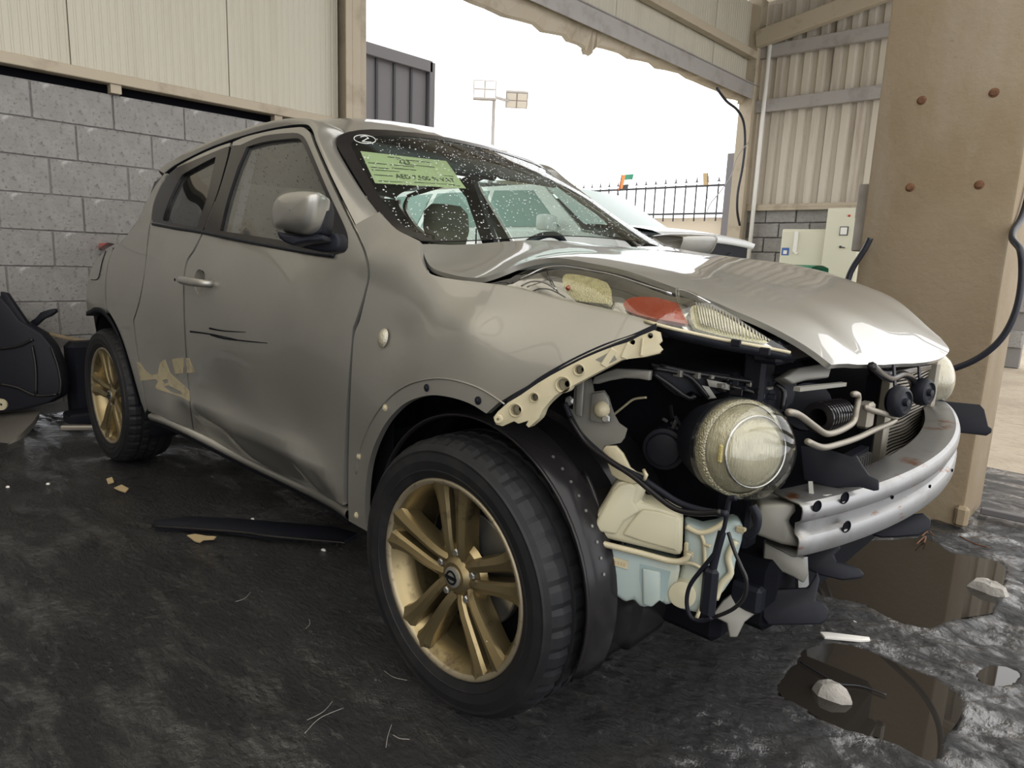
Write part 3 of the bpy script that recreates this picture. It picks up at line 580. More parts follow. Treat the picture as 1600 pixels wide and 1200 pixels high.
# tailgate closing the back
rows = []
for z, xe, we in ((.30, -1.72, .78), (.45, -1.86, .76), (.65, -1.90, .75), (.85, -1.88, .72), (1.02, -1.83, .66), (1.12, -1.70, .60), (1.25, -1.58, .57), (1.38, -1.45, .54), (1.43, -1.42, .4)):
    we *= .84; rows.append([(xe-.13*(1-(y/we)**2), y, z+.02*(1-(y/we)**2)) for y in np.linspace(-we, we, 21)])
b = MB(); b.loft(rows); fixn(b.build('tailgate', paint, car, smooth=True))
qe = np.array([hy(*q) for q in ((257,271),(243,290),(230,313),(216,343),(200,366),(182,386))])
for sg in (1, -1):
    b = MB(); b.loft([qe*[1, sg, 1], (qe+[-.02, .06, 0])*[1, sg, 1], (qe+[-.05, .16, .0])*[1, sg, 1]]); fixn(b.build('tailgate_corner', paint, car, smooth=True))
# hood
HE = [(660,380,-.708),(661,398,-.722),(668,412,-.737),(678,421,-.746),(700,427,-.75),(730,431,-.745),(757,434,-.735),(785,424,-.715),(810,413,-.693),(840,405,-.672),(860,402,-.660),(890,405,-.650),(920,411,-.642),(960,417,-.632),(980,423,-.627),(1020,436,-.614),(1052,449,-.602),(1090,458,-.588),(1116,471,-.577),(1150,484,-.558),(1200,508,-.515),(1260,540,-.47),(1299,570,-.452)]
he = np.array([at(x, y, 1, v) for x, y, v in HE]); FE = np.array([at(x, y, 1, v) for x, y, v in ((1340,571,-.30),(1380,570.5,-.15),(1425,568.5,.0))])
c0 = FE[-1]; fe_all = np.vstack([he[-1:], FE, np.array([at(x, y, 1, v) for x, y, v in ((1450,565.5,.09),(1470,560,.19),(1481,552,.29),(1482,543,.38))]), he[-1:]*[1, -1, 1]])
P = [tuple(p) for p in he[::2]]+[(p[0], -p[1], p[2]+.006) for p in he[::2]]+[tuple(p) for p in fe_all]+[(1.02, -.5, 1.095), (1.05, 0, 1.105), (1.02, .5, 1.105), (1.25, 0, 1.092), (1.5, 0, 1.048), (1.7, 0, .988), (1.84, 0, .922), (1.25, .35, 1.09), (1.25, -.35, 1.085), (1.5, -.35, 1.045), (1.5, .35, 1.05), (1.7, -.33, .985), (1.7, .33, .99), (1.83, -.3, .925), (1.83, .3, .927)]
SH = TPS(P, 1.5e-3)
hl_ = cat(he[:7, :2], 4); hl2 = cat(he[6:, :2], 4)
ho = np.vstack([hl_, hl2[1:], cat(fe_all[:, :2], 3)[1:-1], (hl2*[1, -1])[::-1], (hl_*[1, -1])[::-1][1:], cat([(.93, .70), (1.0, .55), (1.05, .25), (1.06, 0), (1.05, -.25), (1.0, -.55), (.93, -.70)], 4)[1:-1]])
hood = panel('hood', ho, SH, 'z', paint, car, res=.04, flange=.012)
# underside frame of the hood and its weatherstrip
b = MB()
inh = [(cen_+(p-cen_)*.86) for cen_ in [np.array([1.45, 0])] for p in ho[::3]]
V = [(p[0], p[1], SH(p[0], p[1])-.07) for p in inh]; b.add(V+[(1.45, 0, .96)], [(i, (i+1) % len(V), len(V)) for i in range(len(V))][::-1]); b.build('hood_inner_panel', mt['dark'], hood)
# cowl between hood and windscreen
b = MB(); b.loft([[(.90, y, 1.05) for y in np.linspace(-.62, .62, 9)], [(1.06-.06*abs(y), y, 1.0) for y in np.linspace(-.62, .62, 9)]]); b.build('cowl_panel', mt['black_plastic'], car)
# ---- dark inner shell so gaps read dark; floor pan; firewall
ish = seg([(-1.86, 1.0), (-1.75, 1.05), (-.9, 1.06), (0, 1.055), (.9, 1.03)], [(.93, .98), (.92, .6), (.90, .36)], [(.86, .32), (-.88, .32)], [(-.89, .4), (-1.0, .6), (-1.265, .74), (-1.5, .68), (-1.66, .5)], (-1.86, .5))
shl = panel('inner_shell', ish, SY, 'y', mt['dark'], car, res=.1, off=-.055, flange=.002); mirror(shl)
b = MB(); b.box((-.3, 0, .27), (2.4, 1.2, .03)); b.box((-1.3, 0, .62), (1.1, 1.1, .03)); b.box((.90, 0, .60), (.04, 1.30, .7)); b.box((-1.5, 0, .80), (.5, 1.2, .04)); b.build('floor_pan', mt['dark'], car)
# ---- mirror
YM = -.975
mp = [(424,334),(427,318),(437,306),(452,300),(476,297.5),(494,299),(500,303),(499,322),(495,343),(490,356),(482,364),(470,366.5),(448,364),(432,361.5),(426,352)]
bp_ = [(500,302),(507,310),(510,324),(508,345),(504,362),(496,366),(484,366),(490,357),(495,343),(499,322)]
ring = [np.array(at(*q, 1, YM)) for q in cat(mp, 3, True)]; mcn = np.mean(ring, 0); vd = _f-np.array([0, 0, _f[2]]); vd /= np.linalg.norm(vd)
out_ = np.array([.72, -.69, .05])
def ring_at(k, d): return [mcn+(p-mcn)*k+out_*d for p in ring]
b = MB(); rr_ = [ring_at(.9, -.13), ring_at(.985, -.11), ring_at(1.0, -.05), ring_at(.985, -.012), ring_at(.93, .014), ring_at(.80, .034), ring_at(.58, .048), ring_at(.3, .055), ring_at(.02, .057)]
b.loft([r_+[r_[0]] for r_ in rr_]); mh = b.build('mirror_housing', paint, car, smooth=True); fixn(mh)
r0 = ring_at(.9, -.131); b = MB(); b.loft([r0+[r0[0]], [mcn-out_*.125]*(len(r0)+1)]); b.build('mirror_glass', mt['chrome'], mh)
n_m = out_; plate('mirror_side_cap', bp_, mcn+out_*.004, n_m, .10, mt['black_plastic'], mh, bevel=.004)
plate('mirror_lower_cover', [(431,361),(448,365),(470,368),(483,366),(494,362),(500,366),(506,366),(508,376),(480,378),(462,381),(458,384),(444,378),(436,372)], mcn+out_*.002, n_m, .09, mt['black_plastic'], mh, bevel=.006)
plate('mirror_arm', [(462,376),(500,376),(509,367),(516,363),(525,364),(530,372),(531,384),(526,393),(510,394),(498,393),(462,385)], np.array(at(500, 382, 1, -.885)), (.55, -.83, .05), .06, mt['black_plastic'], mh, bevel=.008)
V = np.array([tuple(v.co) for v in mh.data.vertices])*[1, -1, 1]; mesh('mirror_housing', V, [tuple(p.vertices)[::-1] for p in mh.data.polygons], paint, car, True)
# ================================================================== LAMPS, WHEELS, FRONT END, CABIN
def hs(S, px, py, lo=-.98, hi=-.25):         # first meeting of a sight line with the height field y = S(x, z)
    ys = np.linspace(lo, hi, 140); P = np.array([at(px, py, 1, y) for y in ys]); g = ys-S(P[:, 0], P[:, 2])
    k = np.where((g[:-1] < 0) != (g[1:] < 0))[0]
    if not len(k): return P[np.argmin(np.abs(g))]
    i = k[0]; t = g[i]/(g[i]-g[i+1]); return P[i]*(1-t)+P[i+1]*t
LB = [hy(*q) for q in ((768,443),(792,446),(816,450),(850,460),(886,469),(960,485),(1034,506))]+[np.array(at(*q)) for q in ((1080,517,1,-.70),(1130,528,1,-.645),(1180,537,1,-.58),(1234,548,1,-.505))]
LT = [np.array(at(x, y, 1, v)) for x, y, v in ((800,436,-.727),(820,425,-.71),(840,417,-.693),(870,410.5,-.672),(900,411,-.66),(960,420,-.645),(1000,432,-.635),(1058,451,-.615),(1080,454,-.608),(1100,462,-.60),(1120,474,-.592),(1150,492,-.578),(1180,512,-.555),(1208,531,-.53),(1234,547,-.503))]
lb, lt = rs(cat(LB, 5), n=40), rs(cat(LT, 5), n=40)
pts_ = []
for i in range(0, 40, 2):
    for s in (0, .33, .67, 1): p = lb[i]*(1-s)+lt[i]*s+np.array([.2, -1, .6])*.02*math.sin(PI*s)*math.sin(PI*(.08+.9*i/39)); pts_.append((p[0], p[2], p[1]))
SLn = TPS([(a, b_, c) for a, b_, c in pts_], 1e-3)
class Neg:                                   # panel() wants half-width; the lamp surface is stored as y
    def __init__(s, S): s.S = S
    def __call__(s, a, b): return -s.S(a, b)
    def grad(s, a, b): g = s.S.grad(a, b); return -g[0], -g[1]
SL = Neg(SLn); tri = lambda P: np.array([[p[0], p[2]] for p in P])
LX = lambda P: np.array([[p[0], p[2]] for p in (hs(SLn, *q) for q in P)])
lout = np.vstack([tri(lb), tri(lt)[::-1]])
lamp_ = panel('upper_lamp', lout, SL, 'y', mt['chrome'], car, res=.03, off=-.016, flange=.03)
panel('lamp_cover', lout, SL, 'y', mt['clear'], lamp_, res=.03, off=.001, flange=.003)
panel('amber_reflector', LX(seg([(973,474),(979,465),(997,461),(1025,462),(1050,468),(1061,472)], [(1064,478),(1071,492),(1078,505)], [(1074,505),(1050,500),(1000,491),(978,483)])), SL, 'y', mt['amber'], lamp_, res=.02, off=-.004, flange=.01)
mt['bulb'] = mat('yellowed_clear_lens', (.42, .39, .21), .22, .2, coat=1, bump=(420, 0, 1, .003), noise_=[(60, 4, .5, .62, (.34, .30, .16))])
ind = panel('indicator_lens', LX(seg([(877,434),(882,425),(900,425),(930,431),(947,437)], [(950,440),(955,452),(953,466)], [(948,473),(925,471),(903,469),(890,463),(880,450)])), SL, 'y', mt['bulb'], lamp_, res=.02, off=-.006, flange=.012)
P = hs(SLn, 888, 450); MB().lathe([(0, .006), (.004, .004), (.006, 0)], P, (0, -1, .2), 10).build('amber_bulb', mt['amber'], lamp_, smooth=True)
rib_l = panel('corner_lens', LX(seg([(1081,478),(1090,472),(1120,481),(1150,498),(1180,517),(1206,533)], [(1200,534),(1180,532),(1130,522),(1093,511)], [(1090,509),(1083,495)])), SL, 'y', mt['bulb'], lamp_, res=.02, off=-.008, flange=.008)
b = MB()
for i in range(24):
    u = i/23; top = np.interp(u, np.linspace(0, 1, 6), [1088, 1108, 1130, 1152, 1178, 1200]), np.interp(u, np.linspace(0, 1, 6), [474, 478, 487, 500, 517, 531])
    bot = top[0]+2+6*(1-u), np.interp(top[0], [1088, 1130, 1180, 1206], [508, 521, 532, 535])
    Q = [hs(SLn, top[0]+(bot[0]-top[0])*k, top[1]+(bot[1]-top[1])*k)+np.array([.001, -.003, .002]) for k in (0, .33, .67, 1)]; b.tube(Q, .0018, 5)
b.build('lens_rib', mt['lens'], lamp_, smooth=True)
for nm, pp, r_, m in (('lamp_divider', [(1058,452),(1060,466),(1066,484),(1075,498),(1083,508)], .004, 'clear'), ('lamp_divider', [(1058,452),(1075,456),(1095,466),(1110,474)], .003, 'chrome'), ('lamp_crease', [(812,437),(826,430),(850,419),(880,416),(920,422),(960,430),(1010,446),(1050,459)], .0022, 'chrome'), ('lamp_crease', [(815,447),(830,440),(850,441),(870,452)], .002, 'steel'), ('lamp_crease', [(850,420),(856,440),(862,452)], .0015, 'dark')):
    Q = np.array([hs(SLn, *q) for q in cat(pp, 3)])+np.array([0, -.001 if m != 'dark' else .008, 0]); MB().tube(Q, r_, 6).build(nm, mt[m], lamp_, smooth=True)
Q = lb[22:]+np.array([.002, -.004, -.003]); MB().tube(Q, .0035, 6).build('lamp_lower_trim', mt['cream_plastic'], lamp_, smooth=True)
b = MB(); Q = lb[21:]; b.loft([Q+np.array([0, -.001, -.004]), Q+np.array([.01, .006, -.016]), Q+np.array([-.01, .05, -.03])]); b.build('lamp_lower_frame', mt['black_plastic'], lamp_, smooth=True)
for q in ((1080,523),(1150,536),(1195,549)):
    p = np.array(at(*q, 1, -.64)); MB().box(p, (.02, .006, .014)).build('lamp_clip', mt['black_plastic'], lamp_, bevel=.002)
# opposite upper lamp and the black strip it stands on
V, F, N = PAN[lamp_.name]; V = V*[1, -1, 1]; mesh('upper_lamp', V, [f[::-1] for f in F], mt['clear'], car, True)
# ---- wheels
def wheel(x, lip, side, phi, zc=.3265, rmax=.3265):
    ax = np.array([0, -side, 0.0]); ex = np.array([1.0, 0, 0]); ez = np.array([0, 0, 1.0]); c = np.array([x, -side*lip, zc])
    W3 = lambda r, a, d: c+r*(math.cos(a)*ex+math.sin(a)*ez)+d*ax
    # tyre with grooves and shoulder blocks
    prof = [(.222,-.014),(.232,-.006),(.2375,.0),(.252,.0075),(.2535,.0095),(.256,.0085),(.276,.0125),(.294,.0095),(.3,.0105),(.303,.006),(.312,-.002),(.3185,-.012),(.3235,-.026),(.3245,-.050),(.3175,-.052),(.3175,-.059),(.3262,-.061),(.3265,-.088),(.319,-.090),(.319,-.099),(.3265,-.101),(.3265,-.128),(.319,-.130),(.319,-.139),(.3262,-.141),(.3245,-.165),(.317,-.167),(.317,-.174),(.3235,-.176),(.318,-.2),(.30,-.212),(.27,-.215),(.23,-.2)]
    n = 168; V = []; F = []; m = len(prof)
    for i in range(n):
        a = 2*PI*i/n
        for j, (r, d) in enumerate(prof):
            if j in (11, 12, 13) and i % 4 == 0: r -= .0045
            if j in (16, 17) and (i+2) % 4 == 0: r -= .004
            if j in (20, 21) and (i+1) % 4 == 0: r -= .004
            V.append(W3(r, a, d))
    F = [(i*m+j, i*m+j+1, ((i+1) % n)*m+j+1, ((i+1) % n)*m+j) for i in range(n) for j in range(m-1)]
    ty = fixn(mesh('tyre', V, F, mt['rubber'], car, angle=11))
    b = MB(); P_ = [(.203,-.016),(.212,-.008),(.219,-.004)]; b.lathe([(.196,-.06),(.206,-.024),(.216,-.012),(.220,-.006)], c, ax, 72); b.lathe([(.196,-.06),(.190,-.13),(.186,-.19)], c, ax, 72)
    rim = fixn(b.build('alloy_rim', mt['rim'], car, angle=30))
    b = MB().lathe([(.219,-.008),(.222,-.002),(.228,.0012),(.2325,.001),(.2355,-.006),(.233,-.014)], c, ax, 96); fixn(b.build('rim_lip', mt['rim_worn'], rim, smooth=True))
    for k in range(5):
        for s in (-1, 1):
            rows = []
            for r, off, w_, d in ((.040,.020,.025,-.030),(.062,.0215,.028,-.021),(.09,.0235,.031,-.016),(.13,.0265,.034,-.013),(.17,.030,.039,-.010),(.195,.034,.047,-.0075),(.212,.038,.060,-.005),(.225,.042,.074,-.002)):
                a = phi+k*2*PI/5; rad = math.cos(a)*ex+math.sin(a)*ez; tan = -math.sin(a)*ex+math.cos(a)*ez
                q = lambda t, dd: c+rad*r+tan*s*(off+t)+ax*dd
                rows.append([q(-w_*.42, d-.05), q(-w_*.5, d-.008), q(-w_*.36, d-.001), q(w_*.02, d+.0035), q(w_*.42, d-.004), q(w_*.5, d-.014), q(w_*.40, d-.05)])
            b = MB(); b.loft(rows); fixn(b.build('spoke', mt['rim'], rim, angle=22))
        a = phi+k*2*PI/5; p = W3(.057, a, -.036)
        b = MB().lathe([(.0, .012), (.007, .012), (.0095, .009), (.0095, 0), (.014, 0), (.016, -.004)], p, ax, 6); b.build('lug_nut', mt['steel'], rim, angle=30)
    b = MB().lathe([(.0,-.014),(.020,-.014),(.024,-.0155),(.0255,-.019),(.034,-.019),(.040,-.024),(.046,-.030),(.075,-.036),(.085,-.05)], c, ax, 40); fixn(b.build('hub', mt['rim'], rim, angle=30))
    b = MB().lathe([(0,-.0125),(.021,-.0125),(.0245,-.0145),(.025,-.018)], c, ax, 32); cap = fixn(b.build('centre_cap', mt['zinc'], rim, angle=30))
    b = MB().lathe([(.0125,-.0125),(.0135,-.0108),(.0165,-.0108),(.0175,-.0125)], c, ax, 28); b.box(c+ax*(-.0112), (.038, .0016, .0075)); b.build('emblem', mt['dark'], cap)
    b = MB().lathe([(.05,-.085),(.135,-.085),(.138,-.088),(.138,-.105)], c, ax, 48); b.build('brake_disc', mt['steel'], car, angle=30); b = MB().lathe([(0,-.118),(.19,-.12)], c, ax, 36); b.build('brake_backplate', mt['dark'], car)
    b = MB(); an = phi+.3*side+PI*.4; b.box(c+.105*(math.cos(an)*ex+math.sin(an)*ez)+ax*-.085, (.07, .05, .1)); b.build('brake_caliper', mt['zinc'], car, bevel=.012)
    if side > 0:
        vp = W3(.192, math.radians(-38), -.03); MB().tube([vp, vp+(W3(.16, math.radians(-40), -.012)-vp)], .0035, 6).build('valve', mt['steel'], rim)
FT = math.radians
wheel(1.265, .893, 1, FT(92)); wheel(-1.265, .862, 1, FT(101)); wheel(1.265, .87, -1, FT(60)); wheel(-1.265, .862, -1, FT(40))
# wheel houses and liner
for sx_, x in ((1, 1.265), (-1, -1.265)):
    for sd in (1, -1):
        b = MB(); y0 = .835 if sx_ > 0 else .80
        pr_ = [(.352,y0),(.348,y0-.012),(.357,y0-.03),(.359,y0-.09),(.349,y0-.105),(.349,y0-.18),(.361,y0-.195),(.361,y0-.33),(.2,y0-.34),(.02,y0-.34)] if sx_ > 0 else [(.40,y0),(.40,y0-.3),(.02,y0-.31)]
        b.lathe([(r, h) for r, h in pr_], (x, 0, .345), (0, -sd, 0), 44, FT(-24), FT(200), (1, 0, 0))
        o = b.build('wheel_arch_liner', mt['black_gloss'] if sx_ > 0 else mt['dark'], car, smooth=False, angle=35)
        sm = o.modifiers.new('thick', 'SOLIDIFY'); sm.thickness = .005
b = MB()
for k in range(9):
    a = FT(14+5.2*k); p = np.array([1.265+.3632*math.cos(a), -.785, .345+.3632*math.sin(a)])
    b.lathe([(0, .002), (.0035, .002), (.004, 0)], p, (math.cos(a), 0, math.sin(a)), 6)
tag(b.build('liner_rivets', mt['steel'], car), kind='stuff')
for a0, y0 in ((6, -.71), (24, -.745)):
    Q = [(1.265+.354*math.cos(FT(a)), y0+.0012*(a-a0), .345+.354*math.sin(FT(a))) for a in range(a0, a0+26, 3)]; MB().tube(Q, .007, 6).build('liner_rib', mt['black_gloss'], car, smooth=True)
# ---- bumper bracket, inner wing metal
nB = np.array([.42, -1, .12]); pB = hy(905, 575)+np.array([.0, -.002, -.01])
br = plate('fender_bracket', [(771,652),(778,643),(794,629),(814,617),(840,599),(860,587),(886,573),(910,561),(936,550),(960,541),(980,535),(1000,525),(1022,516),(1031,519),(1034,533),(1029,538),(1035,546),(1030,552),(1006,558),(972,562),(952,572),(926,586),(900,600),(876,613),(868,618),(858,628),(848,640),(842,654),(826,668),(822,664),(826,657),(810,662),(803,658),(785,666),(775,663)], pB, nB, .012, mt['cream_plastic'], car,
    holes=[(905,578,7), (880,601,10), (835,621,6), (806,641,8.5), (988,534.5,4.5), (1016,524.5,4.5)], bevel=.002)
pB2 = pB-nB/np.linalg.norm(nB)*.012
b = MB()
for px_ in ((905,578,7), (880,601,10), (835,621,6), (806,641,8.5)): b.lathe([(px_[2]*.00155, .004), (px_[2]*.00165, .002), (px_[2]*.00155, -.03), (px_[2]*.0006, -.032)], hitp(px_[0], px_[1], pB, nB), nB, 20)
b.build('bracket_socket', mt['cream_plastic'], br, smooth=False, angle=40)
for L in ([(826,668),(842,654),(848,640),(858,628),(876,613),(900,600),(926,586),(952,572),(972,562),(1006,558),(1030,552)],):
    Q = np.array([hitp(*q, pB, nB) for q in cat(L, 3)]); n_ = nB/np.linalg.norm(nB); b = MB(); b.loft([Q, Q-n_*.035]); b.build('bracket_flange', mt['cream_plastic'], br)
for q in ((943,572,960,546), (975,560,985,537), (1003,556,1006,528)):
    a_, e_ = hitp(q[0], q[1], pB, nB), hitp(q[2], q[3], pB, nB); MB().bar(a_, e_, .004, .014).build('bracket_web', mt['cream_plastic'], br, bevel=.001)
plate('bracket_pocket', [(930,562),(956,548),(964,562),(948,570)], pB+nB*.0006, nB, .002, mt['zinc'], br)
MB().lathe([(.003, .004), (.008, .004), (.010, .0)], hitp(779, 655, pB, nB), nB, 14).build('bracket_bolt', mt['cream_plastic'], br)
Q = np.array([hitp(*q, pB, nB) for q in cat([(773,648),(796,624),(816,611),(840,594),(886,568),(936,545),(980,530),(1020,512)], 4)])+np.array([0, .012, .002]); b = MB(); b.loft([Q+[0, 0, .006], Q-[0, 0, .006]]); b.build('fender_edge_strip', mt['black_plastic'], car)
n1 = (.35, -1, .1); p1_ = (1.63, -.665, .72)
ap = plate('inner_wing', [(898,600),(924,592),(928,612),(944,610),(951,620),(955,634),(960,648),(967,661),(980,670),(976,684),(970,692),(944,697),(941,708),(926,702),(904,674),(888,638),(895,640)], p1_, n1, .004, mt['zinc'], car)
plate('wing_flange', [(900,598),(912,594),(909,652),(899,648)], np.array(p1_)+np.array([.004, -.014, 0]), n1, .010, mt['zinc'], ap, bevel=.002)
plate('wing_arm', [(924,600),(928,589),(945,582),(962,576),(990,577),(1017,579),(1015,595),(998,592),(976,591),(952,595),(934,600)], np.array(p1_)+np.array([.02, -.02, 0]), n1, .02, mt['zinc'], ap, bevel=.003)
plate('wing_gusset', [(924,615),(943,612),(950,622),(953,634),(948,640),(948,662),(921,658)], np.array(p1_)+np.array([.004, -.012, 0]), n1, .008, mt['zinc'], ap, bevel=.002)
MB().lathe([(0, .014), (.012, .012), (.018, .0)], hitp(940, 640, np.array(p1_)+[.004, -.014, 0], n1), n1, 14).build('wing_boss', mt['cream_plastic'], ap, smooth=True)
for q in ((890,626), (947,654)): MB().lathe([(0, .010), (.006, .010), (.006, .003), (.010, .002), (.011, 0)], hitp(*q, np.array(p1_)+[.004, -.014, 0], n1), n1, 6).build('bolt', mt['steel'], ap)
plate('cream_stay', [(940,704),(945,697),(962,697),(973,709),(984,731),(1012,752),(988,757),(966,750),(955,742),(948,722)], np.array(p1_)+np.array([.01, -.04, 0]), n1, .012, mt['cream_plastic'], car, bevel=.003)
MB().tube(cat([at(*q, 1, -.6) for q in ((959,648),(975,635),(990,624),(1010,621))], 5), .0028, 6).build('prop_wire', mt['cream_plastic'], car, smooth=True)
# ---- dark engine bay mass
b = MB(); b.box((1.35, 0, .62), (.75, .98, .42)); b.box((1.50, 0, .36), (.7, 1.0, .16)); b.build('engine_block', mt['dark'], car, bevel=.02)
b = MB(); b.box((1.78, 0, .885), (.06, 1.0, .05)); b.box((1.80, .0, .36), (.07, 1.05, .06)); b.box((1.74, -.43, .6), (.05, .06, .55)); b.box((1.74, .47, .6), (.05, .06, .55)); b.build('radiator_support', mt['black_plastic'], car, bevel=.008)
# cluttered black carrier above the headlight
nC = (.75, -.75, .15); pC = np.array(at(1120, 610, 1, -.50))
ca = plate('grille_carrier', [(1017,567),(1040,572),(1075,578),(1120,582),(1160,588),(1200,590),(1230,583),(1246,598),(1240,630),(1222,645),(1200,640),(1175,622),(1140,612),(1110,618),(1095,620),(1080,612),(1062,622),(1040,606),(1020,585)], pC, nC, .03, mt['black_plastic'], car, bevel=.003)
for L in ([(1020,575),(1055,581),(1082,592),(1106,622)], [(1020,583),(1045,600),(1075,622),(1086,618)], [(1032,572),(1080,582),(1130,590),(1180,597)], [(1140,604),(1175,612),(1192,630)], [(1212,600),(1225,612),(1222,640)]):
    Q = np.array([hitp(*q, pC+np.array(nC)*.012, nC) for q in cat(L, 3)]); MB().tube(Q, .006, 6).build('carrier_rib', mt['black_gloss'], ca, smooth=True)
random.seed(11)
for (x0, y0) in ((1060,583),(1085,586),(1108,588),(1124,602),(1132,592),(1150,598),(1160,606),(1171,600),(1180,610),(1188,618),(1150,612),(1200,606),(1205,620),(1128,610),(1140,598)):
    p = hitp(x0, y0, pC+np.array(nC)*.01, nC); MB().box(p, (random.uniform(.012, .03), random.uniform(.008, .02), random.uniform(.006, .016)), np.array(Matrix.Rotation(random.uniform(-.5, .5), 3, 'Z'))).build('carrier_clip', random.choice([mt['black_gloss'], mt['black_plastic'], mt['zinc']]), ca, bevel=.0015)
plate('carrier_channel', [(1085,600),(1108,604),(1120,622),(1104,624)], pC+np.array(nC)*.014, nC, .006, mt['zinc'], ca, bevel=.001)
plate('carrier_slot', [(1104,592),(1142,600),(1140,610),(1108,604)], pC+np.array(nC)*.014, nC, .006, mt['zinc'], ca, bevel=.001)
# black web between lamp and rear cap
for i in range(14):
    p = at(1040+random.uniform(0, 45), 652+random.uniform(0, 44), 1, -.56); MB().bar(p, np.array(p)+np.array([random.uniform(-.02, .02), random.uniform(-.012, .012), random.uniform(-.03, .03)]), .005, .006).build('loom_clip', random.choice([mt['black_gloss'], mt['black_plastic'], mt['steel'], mt['black_gloss']]), ca)
# ---- round headlight
hx = np.array([.88, -.45, .10]); hx /= np.linalg.norm(hx); hcn = np.array(at(1180, 706, 1, -.625))
b = MB().lathe([(0,-.17),(.05,-.168),(.075,-.15),(.088,-.11),(.097,-.074),(.0985,-.058),(.094,-.056)], hcn, hx, 40); hh = fixn(b.build('round_headlight', mt['black_plastic'], car, angle=35))
b = MB().lathe([(.094,-.058),(.088,-.035),(.080,-.018),(.072,-.008),(.069,-.004)], hcn, hx, 56); fixn(b.build('reflector_bowl', mt['lens'], hh, smooth=True))
mt['hexcup'] = mat('dimpled_reflector', (.32, .29, .21), .35, .5, coat=1, bump=(300, 0, 1, .004)); b = MB().lathe([(.0955,-.058),(.0965,-.035),(.089,-.033)], hcn, hx, 56); b.build('dimpled_rim', mt['hexcup'], hh, smooth=True)
b = MB().lathe([(.069,-.006),(.067,.0),(.05,.010),(.03,.015),(0,.017)], hcn, hx, 40); fixn(b.build('beam_lens', mt['lens'], hh, smooth=True))
b = MB().lathe([(.067,.002),(.0685,.005),(.0705,.002)], hcn, hx, 48); b.build('lens_ring', mt['chrome'], hh, smooth=True)
b = MB().lathe([(.0985,-.07),(.0985,-.03),(.096,-.008),(.088,.012),(.070,.027),(.045,.037),(.02,.041),(0,.042)], hcn, hx, 56); fixn(b.build('headlight_cover', mt['clear'], hh, smooth=True))
yl = np.array(hcn)+hx*-.01; e1 = np.cross(hx, (0, 0, 1)); e1 /= np.linalg.norm(e1)
b = MB(); b.box(hcn-e1*.076*np.sign((e1@_r))+hx*-.004, (.010, .006, .036)); b.build('painted_glint', mat('glint_yellow', (.42, .35, .13), .3, coat=1, bump=(300, 0, .6, .002)), hh, bevel=.003)  # yellow reflection in the headlight, put in as a coloured block
b = MB().lathe([(0, .012), (.03, .012), (.035, .010), (.038, .002), (.046, 0), (.047, -.05)], at(1037, 702, 1, -.58), (.35, -.93, .0), 32); fixn(b.build('headlight_rear_cap', mt['black_plastic'], hh, angle=35))
# opposite round headlight
h2 = np.array([1.872, .615, .735]); x2 = hx*[1, -1, 1]
b = MB().lathe([(0,-.17),(.065,-.15),(.083,-.074),(.085,-.03),(.083,-.008),(.076,.012),(.060,.027),(.04,.037),(0,.042)], h2, x2, 40); b.build('round_headlight', mt['lens'], car, smooth=True)
# ---- condenser with fins, tanks, pipes, horns
XC = 1.885
cs = MB().box((XC-.03, .23, .60), (.03, .48, .40)).build('condenser', mt['dark'], car)
b = MB()
for i in range(40):
    z = .405+i*.0098
    Q = [(XC-.006+.003*math.sin(y*21+i*.4), y, z+.003*math.sin(y*14+.5)) for y in np.linspace(.02, .46, 12)]; b.loft([np.array(Q)+[0, 0, .0028], np.array(Q)-[0, 0, .0028], np.array(Q)-[.02, 0, .0028]])
tag(b.build('condenser_fins', mt['alu'], cs), kind='stuff')
for y_, w_ in ((.005, .035), (.475, .025)): MB().box((XC, y_, .60), (.03, w_, .40)).build('header_tank', mt['alu'], cs, bevel=.006)
b = MB()
for i in range(16): b.box((XC-.01, -.33+i*.0185, .565), (.02, .006, .10))
tag(b.build('cooler_fins', mt['steel'], cs), kind='stuff'); b = MB(); b.box((XC-.02, -.19, .62), (.02, .30, .012)); b.box((XC-.02, -.19, .51), (.02, .30, .012)); b.build('cooler_frame', mt['black_plastic'], cs)
pc = np.array(at(1300, 655, 0, XC+.0)); b = MB()
for i in range(9): b.lathe([(.02, -.004), (.034, -.003), (.034, .003), (.02, .004)], np.array(at(1276, 652, 0, XC-.03))+np.array([.004, .016*i, -.001*i]), (.1, 1, 0), 20)
b.build('ribbed_compressor', mt['black_gloss'], car, angle=35)
b = MB().lathe([(0, 0), (.055, 0), (.06, -.01), (.06, -.1)], np.array(at(1262, 635, 0, XC-.09)), (.6, -.7, .1), 24); b.build('compressor_body', mt['black_plastic'], car, angle=35)
pi_ = lambda L, x: cat([at(*q, 0, x) for q in L], 6)
MB().tube(pi_([(1232,644),(1248,648),(1270,664),(1289,677),(1304,676),(1322,668),(1334,658),(1338,640),(1341,622),(1339,616),(1333,616)], XC+.03), .0065, 8).build('coolant_pipe', mt['alu'], car, smooth=True)
MB().tube(pi_([(1262,690),(1285,699),(1310,694),(1340,684),(1370,670),(1394,660),(1398,653),(1390,649),(1360,640),(1352,636)], XC+.035), .0065, 8).build('coolant_pipe', mt['alu'], car, smooth=True)
MB().box(at(1352, 648, 0, XC+.015), (.03, .04, .06)).build('pipe_block', mt['alu'], car, bevel=.006)
